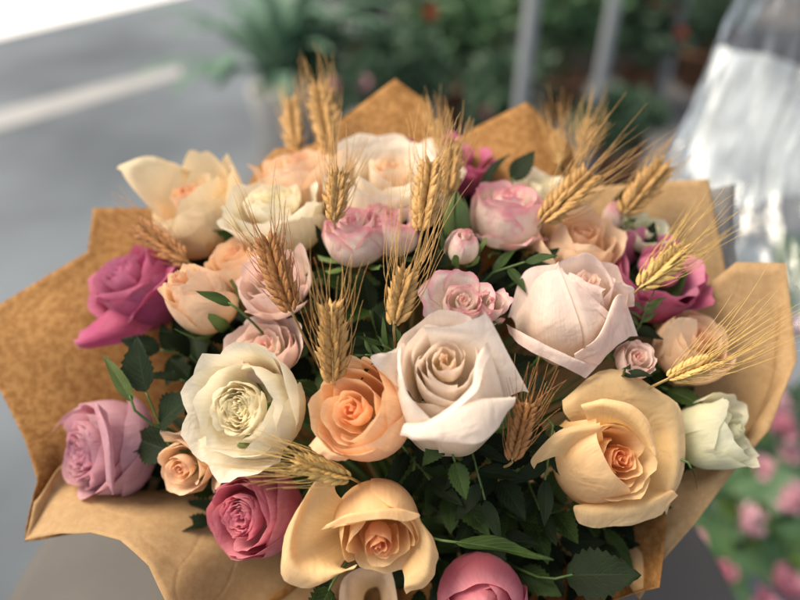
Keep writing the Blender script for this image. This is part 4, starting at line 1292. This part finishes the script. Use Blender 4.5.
g = mk('pavement', [(-30, -30, 0), (30, -30, 0), (30, 60, 0), (-30, 60, 0)], [(0, 1, 2, 3)], M['asphalt']); tag(g, kind='structure')
# bright concrete beyond the kerb line and a painted line in front of it
a = ground(-60, 52); b_ = ground(215, -13)
dr = norm(b_ - a); nr = np.array((-dr[1], dr[0], 0))
if nr[1] < 0: nr = -nr
A0, B0 = a - dr * 20, b_ + dr * 30
o = mk('pale_road', [A0 + (0, 0, .004), B0 + (0, 0, .004), B0 + nr * 25 + (0, 0, .004), A0 + nr * 25 + (0, 0, .004)], [(0, 1, 2, 3)], M['pale']); tag(o, kind='structure')
p1, p2 = ground(-60, 148), ground(182, 76); q2, q1 = ground(180, 66), ground(-60, 126)
o = mk('painted_line', [np.array(p) + (0, 0, .004) for p in (p1, p2, q2, q1)], [(0, 1, 2, 3)], M['paint'], smooth=False); tag(o, kind='structure')

# table
tc_ = np.array((-.025, .30, TABLE_Z))
t = empty('round_table', (tc_[0], tc_[1], 0), 'round grey brown table top under the bouquet', 'table')
V, Fc = lathe([(0, 0), (.315, 0), (.328, -.004), (.332, -.012), (.328, -.022), (.31, -.026), (0, -.026)], tc_, 96)
mk('table_top', V, Fc, M['table'], t)
V, Fc = lathe([(.03, -.027), (.03, -.66), (.05, -.67), (.0, -.68)], tc_, 24)
mk('pedestal', V, Fc, M['steel'], t)
V, Fc = lathe([(.0, -.69), (.22, -.695), (.23, -.715), (.0, -.7195)], tc_, 48)
mk('foot', V, Fc, M['steel'], t)

# dark wall of the shop behind the plants
def thing_box(name, label, cat, mat, x0, x1, y0, y1, z0, z1, group=None):
    V, Fc = box(x0, x1, y0, y1, z0, z1)
    V = np.array(V, float)
    o = mk(name, V, Fc, mat, origin=((x0 + x1) / 2, (y0 + y1) / 2, z0), smooth=False)
    tag(o, label, cat, group); bevel(o, .012)
    return o


def at(px, py, y):
    r_ = ray(px, py); t_ = y / r_[1]
    return CAM + r_ * t_


def post(px, py, dist, label, r=.045, h=2.6):
    p = at(px, py, dist); p = np.array((p[0], p[1], 0.0))
    e = empty('metal_post', p, label, 'post', 'grey metal posts of the flower stand')
    V, Fc = lathe([(0, 0.0), (r * 1.9, 0.002), (r * 1.9, .012), (r * 1.2, .02)], p, 20); mk('base_plate', V, Fc, M['steel'], e)
    V, Fc = lathe([(r, .02), (r, h), (0, h)], p, 20); mk('shaft', V, Fc, M['steel'], e)


def bush(x, y, z, rx, rz, label, mat, n=700, leaf=.06, flowers=(), pot=None, group='potted plants of the flower stand', narrow=.5, cat='plant', seed=0):
    rr = random.Random(seed)
    e = empty('potted_plant', (x, y, 0 if pot is None else max(0, z - pot[1])), label, cat, group)
    V, Fc = [], []
    lobes = [(rr.uniform(-.6, .6), rr.uniform(-.6, .6), rr.uniform(-.3, .7), rr.uniform(.35, .6)) for _ in range(9)]
    for i in range(n):
        lx, ly, lz, lr = rr.choice(lobes)
        v = norm([rr.gauss(0, 1) for _ in range(3)]) * lr * rr.uniform(.5, 1.05)
        c = np.array((x + (lx + v[0]) * rx, y + (ly + v[1]) * rx, z + rz + (lz + v[2]) * rz))
        dd = norm(v + np.array([rr.gauss(0, .5) for _ in range(3)]) + (0, 0, .3)); sd_ = norm(np.cross(dd, [rr.gauss(0, 1) for _ in range(3)]))
        l = leaf * rr.uniform(.6, 1.3); w_ = l * narrow
        k = len(V); nn = np.cross(dd, sd_) * l * .12
        V += [c, c + dd * l * .5 + sd_ * w_ * .5 + nn, c + dd * l, c + dd * l * .5 - sd_ * w_ * .5 + nn]
        Fc += [(k, k + 1, k + 2), (k, k + 2, k + 3)]
    mk('foliage', V, Fc, M[mat], e, smooth=False)
    sv, sf = [], []
    parts = []
    for i in range(6):
        lx, ly, lz, lr = lobes[i]
        parts.append(tube(bez(np.array((x, y, z - .02)), np.array((x, y, z + rz * .3)), np.array((x + lx * rx * .6, y + ly * rx * .6, z + rz * .6)), np.array((x + lx * rx, y + ly * rx, z + rz + lz * rz)), 6), .008, .003, 5))
    V, Fc = join(parts); mk('stems', V, Fc, M['stem'], e)
    for mt, cnt, sz in flowers:
        for i in range(cnt):
            lx, ly, lz, lr = rr.choice(lobes); v = norm([rr.gauss(0, 1), -abs(rr.gauss(0, 1)) - .3, rr.gauss(0, 1)]) * lr * .98
            c = np.array((x + (lx + v[0]) * rx, y + (ly + v[1]) * rx, z + rz + (lz + v[2]) * rz))
            blossom(c, norm(v + (0, -.3, .4)), sz, mt, e, rr)
    if pot:
        V, Fc = lathe([(0, -pot[1]), (pot[0] * .78, -pot[1]), (pot[0], 0), (pot[0] * 1.05, 0), (pot[0] * 1.05, .02), (pot[0] * .92, .02), (pot[0] * .9, -.02), (0, -.02)], (x, y, z), 28)
        mk('pot', V, Fc, M[pot[2]], e)
    return e


def blossom(c, ax, sz, mt, parent, rr, name='blossom'):
    V, Fc = [], []
    a = norm(np.cross(ax, (0.3, .2, .9))); b = np.cross(ax, a)
    for ring_, (cnt, tilt, ln) in enumerate(((6, .35, 1.0), (6, .8, .85), (5, 1.5, .6))):
        for i in range(cnt):
            th = 2 * math.pi * i / cnt + ring_ * .5 + rr.uniform(-.15, .15)
            o = a * math.cos(th) + b * math.sin(th); sd_ = np.cross(ax, o)
            k = len(V)
            for f, w_ in ((0, .1), (.5, .5), (.85, .62), (1.0, .4)):
                p = c + (o + ax * tilt * f) * f * ln * sz * .5
                V += [p - sd_ * w_ * sz * .5 * ln, p + ax * sz * .05 * math.sin(5 * f), p + sd_ * w_ * sz * .5 * ln]
            for j in range(3):
                q = k + j * 3
                Fc += [(q, q + 1, q + 4, q + 3), (q + 1, q + 2, q + 5, q + 4)]
    return mk(name, V, Fc, M[mt], parent)


# --- flower stand in the back
S1 = ground(560, 60)
thing_box('shop_wall', 'dark shaded shop wall behind the potted plants', 'wall', M['dark'], -.15, 5.5, 5.2, 5.35, 0, 3.0)
thing_box('shop_window', 'pale window panel standing out of the dark shop wall', 'window', M['whitepaper'], .02, .50, 5.14, 5.19, .05, 1.6)
thing_box('display_shelf', 'dark wooden display shelf under the back row of plants', 'shelf', M['shelf'], .0, 2.8, 3.5, 4.0, 0, .32)
thing_box('display_platform', 'low dark platform the potted plants stand on', 'platform', M['dark'], -.62, 3.6, 2.0, 5.1, 0, .05)
post(526, 60, 2.2, 'slim grey metal post behind the second paper peak', .024)
post(604, 60, 2.3, 'slim grey metal post right of the second paper peak', .022)
post(668, 60, 3.0, 'shaded metal post near the cellophane sleeve', .026)


def plant(px, py, y, rpx, hpx, label, mat, seed, flowers=(), leaf=.07, n=600, narrow=.5, potm='terracotta', cat='plant'):
    """plant whose foliage is centred on photo pixel (px, py) at distance y"""
    c = at(px, py, y); s = y / ray(px, py)[1] / FPX
    rx, rz = rpx * s, hpx * s
    z = max(.22, c[2] - rz)
    bush(c[0], c[1], z, rx, rz, label, mat, n, leaf, flowers, (max(.09, rx * .45), max(.16, min(.34, z)), potm), seed=seed, narrow=narrow, cat=cat)


plant(318, 66, 2.75, 40, 46, 'bushy green plant left of the first paper peak', 'bushA', 1, (('pinkpale', 2, .05),), n=900)
plant(392, 96, 2.5, 56, 46, 'dense green plant directly behind the first paper peak', 'bushD', 2, (('pinkpale', 2, .05),), n=1200)
plant(366, 34, 3.6, 46, 36, 'dark green shrub at the back, under the pale panel', 'bushD', 3, n=900)
plant(452, 70, 2.9, 46, 52, 'green plant with red flowers between the two paper peaks', 'bushA', 4, (('redfl', 5, .05), ('pinkfl', 2, .05)), n=1200)
plant(482, 14, 3.75, 48, 40, 'light green shrub with reddish flowers left of the slim post', 'bushC', 5, (('redfl', 3, .06),), n=900)
plant(566, 70, 3.0, 52, 56, 'green plant between the slim posts', 'bushA', 6, (('redfl', 2, .05),), n=1300)
plant(560, 6, 3.75, 50, 40, 'shrub at the top edge between the slim posts', 'bushB', 7, (('pinkpale', 2, .06),), n=900)
plant(644, 66, 3.1, 50, 54, 'dark plant with a few red flowers right of the posts', 'bushD', 8, (('redfl', 5, .05),), n=1200)
plant(706, 50, 3.4, 54, 54, 'shaded dark shrub next to the cellophane sleeve', 'bushD', 9, (('redfl', 3, .05),), n=1200)
plant(640, 2, 3.9, 50, 36, 'dark shrub at the top edge right of the posts', 'bushD', 10, (('redfl', 2, .06),), n=900)
plant(505, 110, 2.45, 44, 34, 'low dark green plant behind the second paper peak', 'bushD', 11, (('pinkfl', 2, .04),), n=900)
plant(620, 150, 2.3, 40, 26, 'low dark plant right of the second paper peak', 'bushD', 12, n=700)


def arching(px, py, y, label, seed, n=34, length=.5):
    rr = random.Random(seed)
    c = at(px, py, y)
    e = empty('arching_plant', (c[0], c[1], 0), label, 'plant', 'potted plants of the flower stand')
    for i in range(n):
        th = rr.uniform(0, 6.28); el = rr.uniform(.6, 1.45); L = length * rr.uniform(.6, 1.1)
        d = np.array((math.cos(th) * math.cos(el), math.sin(th) * math.cos(el), math.sin(el)))
        p0 = c + np.array((rr.uniform(-.04, .04), rr.uniform(-.04, .04), 0))
        p3 = p0 + d * L + np.array((math.cos(th) * L * .35, math.sin(th) * L * .35, -.25 * L))
        pts = bez(p0, p0 + d * L * .5, p0 + d * L * .9, p3, 9)
        V = []
        sd_ = norm(np.cross(d, (math.cos(th), math.sin(th), -.4)))
        for j, q in enumerate(pts):
            w_ = .030 * math.sin(math.pi * (j + .5) / 9.5) + .002
            V += [q - sd_ * w_, q + np.array((0, 0, -.006)), q + sd_ * w_]
        mk('leaf', V, grid_faces(3, 9), M['bushB'], e)
    V, Fc = lathe([(0, -c[2] + .01), (.10, -c[2] + .01), (.135, -.02), (.14, .0), (.125, .0), (.12, -.03), (0, -.03)], c, 28)
    mk('bucket', V, Fc, M['bucket'], e)


arching(284, 88, 2.55, 'arching long leaved plant in a pale bucket at the back left', 3)

# --- the neighbouring bouquet on the right: pink flowers and the cellophane sleeve
def carnation(px, py, d, label, mt, sz=.045, seed=0, ax=(.0, .6, .8)):
    rr = random.Random(seed)
    c = P(px, py, d); A = camdir(ax)
    e = empty('pink_flower', c - A * .02, label, 'flower', 'pink flowers of the bouquet at the right edge')
    for k, (n_, tl, l_) in enumerate(((8, .3, 1.0), (8, .8, .9), (6, 1.6, .65))):
        V, Fc = [], []
        a = norm(np.cross(A, (0.3, .2, .9))); b = np.cross(A, a)
        for i in range(n_):
            th = 2 * math.pi * (i + k * .5) / n_; o = a * math.cos(th) + b * math.sin(th); s_ = np.cross(A, o); q = len(V)
            for f, w_ in ((0, .1), (.5, .42), (.85, .55), (1.0, .42)):
                for u in (-1, -.5, 0, .5, 1):
                    V.append(c + (o + A * (tl + .5 * math.sin(i * 2.7 + seed)) * f) * f * l_ * (1 + .3 * math.sin(i * 1.9 + seed)) * sz * .55 + s_ * u * w_ * sz * .5 * l_ + A * sz * .06 * f * math.sin(7 * u + i))
            Fc += grid_faces(5, 4, q)
        mk('petal_ring', V, Fc, M[mt], e)
    foot = NB + np.array((rr.uniform(-.02, .02), rr.uniform(-.02, .02), 0))
    V, Fc = tube(bez(foot, foot + np.array((0, 0, .15)), c - A * .08, c - A * .005, 9), .0022, .0018, 6); mk('stem', V, Fc, M['stem'], e)


NB = np.array((.74, 1.02, .0))
FL = [(784, 428, .80, 'pinkfl'), (768, 402, .84, 'pinkpale'), (764, 470, .78, 'pinkpale'), (742, 520, .76, 'pinkpale'), (692, 545, .80, 'pinkfl'), (722, 572, .76, 'pinkfl'), (782, 586, .72, 'pinkfl'), (778, 375, .88, 'pinkpale'),
      (796, 330, .90, 'pinkpale'), (700, 600, .74, 'pinkfl'), (795, 500, .74, 'pinkpale'), (760, 610, .70, 'pinkfl'), (790, 455, .82, 'pinkpale')]
LBL = ['round pink flower beside the lower corner of the right paper flap', 'paler pink flower just above the round pink one at the right edge', 'blurred pale pink flower below the greenish white rose', 'small pale pink flower amid the green leaves at lower right',
       'pink flower showing beside the lower edge of the brown paper', 'pink flower above the table edge at lower right', 'pink flower in the bottom right corner', 'pale pink flower close behind the right paper flap', 'pale pink flower beside the cut corner of the paper',
       'deep pink flower low behind the front sheet', 'pale pink flower at the right edge among leaves', 'deep pink flower cut off by the bottom edge at the right', 'pale pink flower right of the greenish white rose, at the picture edge']
for i, (x, y, d, mt) in enumerate(FL):
    carnation(x, y, d * 1.45, LBL[i], mt, (.040, .050, .030, .044, .034)[i % 5], i, ((-.7, .5, -.2, .8, 0)[i % 5], (.9, .3, .6, .1)[i % 4], .5))
for i, (x, y, d, mt, sz) in enumerate([(740, 490, .86, 'bushA', 110), (770, 535, .84, 'bushC', 110), (715, 520, .88, 'bushA', 90), (790, 560, .82, 'bushA', 90), (790, 400, .92, 'bushD', 90), (785, 290, .96, 'bushC', 80), (796, 260, 1.0, 'bushA', 70), (760, 440, .90, 'bushD', 90), (740, 560, .9, 'bushD', 90), (790, 480, .88, 'bushB', 90)]):
    rr = random.Random(i)
    d = d * 1.45
    T = P(x, y, d)
    e = empty('leafy_stem', NB, ['broad leaves below the pink flowers, nearest the brown paper', 'yellow green leaves in the lower right corner', 'mid green leaves beside the table at the lower right', 'green leaves at the bottom right edge', 'dark leaves behind the right paper flap',
                                'lime green leaves above the pink flowers at the right edge', 'green leaves under the foot of the cellophane sleeve', 'dark leaves behind the greenish white rose', 'dark leaves low at the table edge on the right', 'blue green leaves at the right edge between pink flowers'][i], 'leaves', 'leafy stems of the bouquet at the right edge')
    V, Fc = tube(bez(NB, NB + np.array((0, 0, .2)), T - np.array((0, 0, .1)), T, 9), .003, .002, 6); mk('stem', V, Fc, M['stem'], e)
    for k in range(7):
        dr_ = camdir((rr.uniform(-1, 1), rr.uniform(-.6, .8), rr.uniform(0, .6))); s = d / FPX
        leaf_obj('leaf', e, M[mt], T + np.array([rr.gauss(0, .02) for _ in range(3)]), dr_, camdir((rr.uniform(-.4, .4), .5, .8)), sz * s * rr.uniform(.6, 1.0), sz * s * .42, rr=rr)


# cellophane sleeve: a wide cone of clear film with a white card inside
def film_mat():
    k = N('clear_film')
    tc = k.n('ShaderNodeTexCoord')
    mp = k.n('ShaderNodeMapping'); mp.inputs['Scale'].default_value = (20, 2.2, 1); k.l(tc.outputs['UV'], mp.inputs[0])
    nz = k.n('ShaderNodeTexNoise', Scale=1.0, Detail=4.0, Distortion=.6); k.l(mp.outputs[0], nz.inputs['Vector'])
    bp = k.n('ShaderNodeBump', Strength=1.0, Distance=.03); k.l(nz.outputs['Fac'], bp.inputs['Height'])
    gl = k.n('ShaderNodeBsdfGlossy', Roughness=.12); gl.inputs['Color'].default_value = (.92, .95, .97, 1); k.l(bp.outputs[0], gl.inputs['Normal'])
    tr = k.n('ShaderNodeBsdfTransparent'); tr.inputs[0].default_value = (.93, .96, .97, 1)
    fr = k.n('ShaderNodeFresnel', IOR=1.5); k.l(bp.outputs[0], fr.inputs['Normal'])
    ma = k.n('ShaderNodeMath', operation='MULTIPLY_ADD'); k.l(fr.outputs[0], ma.inputs[0]); ma.inputs[1].default_value = 1.0; ma.inputs[2].default_value = .11; ma.use_clamp = True
    mx = k.n('ShaderNodeMixShader'); k.l(ma.outputs[0], mx.inputs[0]); k.l(tr.outputs[0], mx.inputs[1]); k.l(gl.outputs[0], mx.inputs[2]); k.l(mx.outputs[0], k.out.inputs[0])
    return k.m


M['film'] = film_mat()
sleeve = empty('cellophane_sleeve', NB, 'shiny clear cellophane sleeve of the bouquet at the upper right', 'cellophane')


def surf(rows, nu, nv):
    g = np.array([catmull([P(*p) for p in r_], nu) for r_ in rows])
    return np.stack([catmull(g[:, i], nv) for i in range(nu)], 1)


V = surf([[(660, 330, .86), (720, 330, .76), (800, 330, .72), (900, 330, .78)],
          [(655, 190, .92), (705, 180, .80), (800, 190, .76), (930, 190, .82)],
          [(705, 70, .98), (750, 70, .88), (840, 70, .82), (960, 70, .90)],
          [(748, -30, 1.02), (790, -30, .94), (880, -30, .90), (990, -30, .98)]], 90, 40)
uu, vv = np.meshgrid(np.linspace(0, 1, 90), np.linspace(0, 1, 40))
fold = .006 * (1 - 2 * np.abs(np.sin(uu * 23 + 1.5 * np.sin(vv * 3)))) * (.4 + vv) + .004 * (1 - 2 * np.abs(np.sin(uu * 41 + 5 * vv + 2 * np.sin(uu * 9)))) + .006 * np.sin(vv * 9 + uu * 12) + .003 * np.abs(np.sin(vv * 21 - uu * 30))
du = np.gradient(V, axis=1); dv = np.gradient(V, axis=0); nn = np.cross(du, dv); nn /= np.linalg.norm(nn, axis=-1, keepdims=True)
V = V + nn * fold[..., None]
mk('film', V.reshape(-1, 3), grid_faces(90, 40), M['film'], sleeve, uv=np.stack([uu.ravel(), vv.ravel()], -1))
V = surf([[(690, 172, 1.00), (735, 205, .95), (800, 196, .92), (900, 205, .95)],
          [(704, 115, 1.01), (745, 125, .96), (820, 118, .93), (920, 120, .96)],
          [(722, 48, 1.02), (765, 56, .97), (840, 68, .95), (940, 68, .97)]], 40, 20)
uu, vv = np.meshgrid(np.linspace(0, 1, 40), np.linspace(0, 1, 20))
V = V + nn[:20, :40] * (.008 * np.sin(uu * 14 + 3 * vv) + .006 * np.sin(vv * 8 - uu * 6))[..., None]
o = mk('white_liner', V.reshape(-1, 3), grid_faces(40, 20), M['patchedliner'], sleeve)
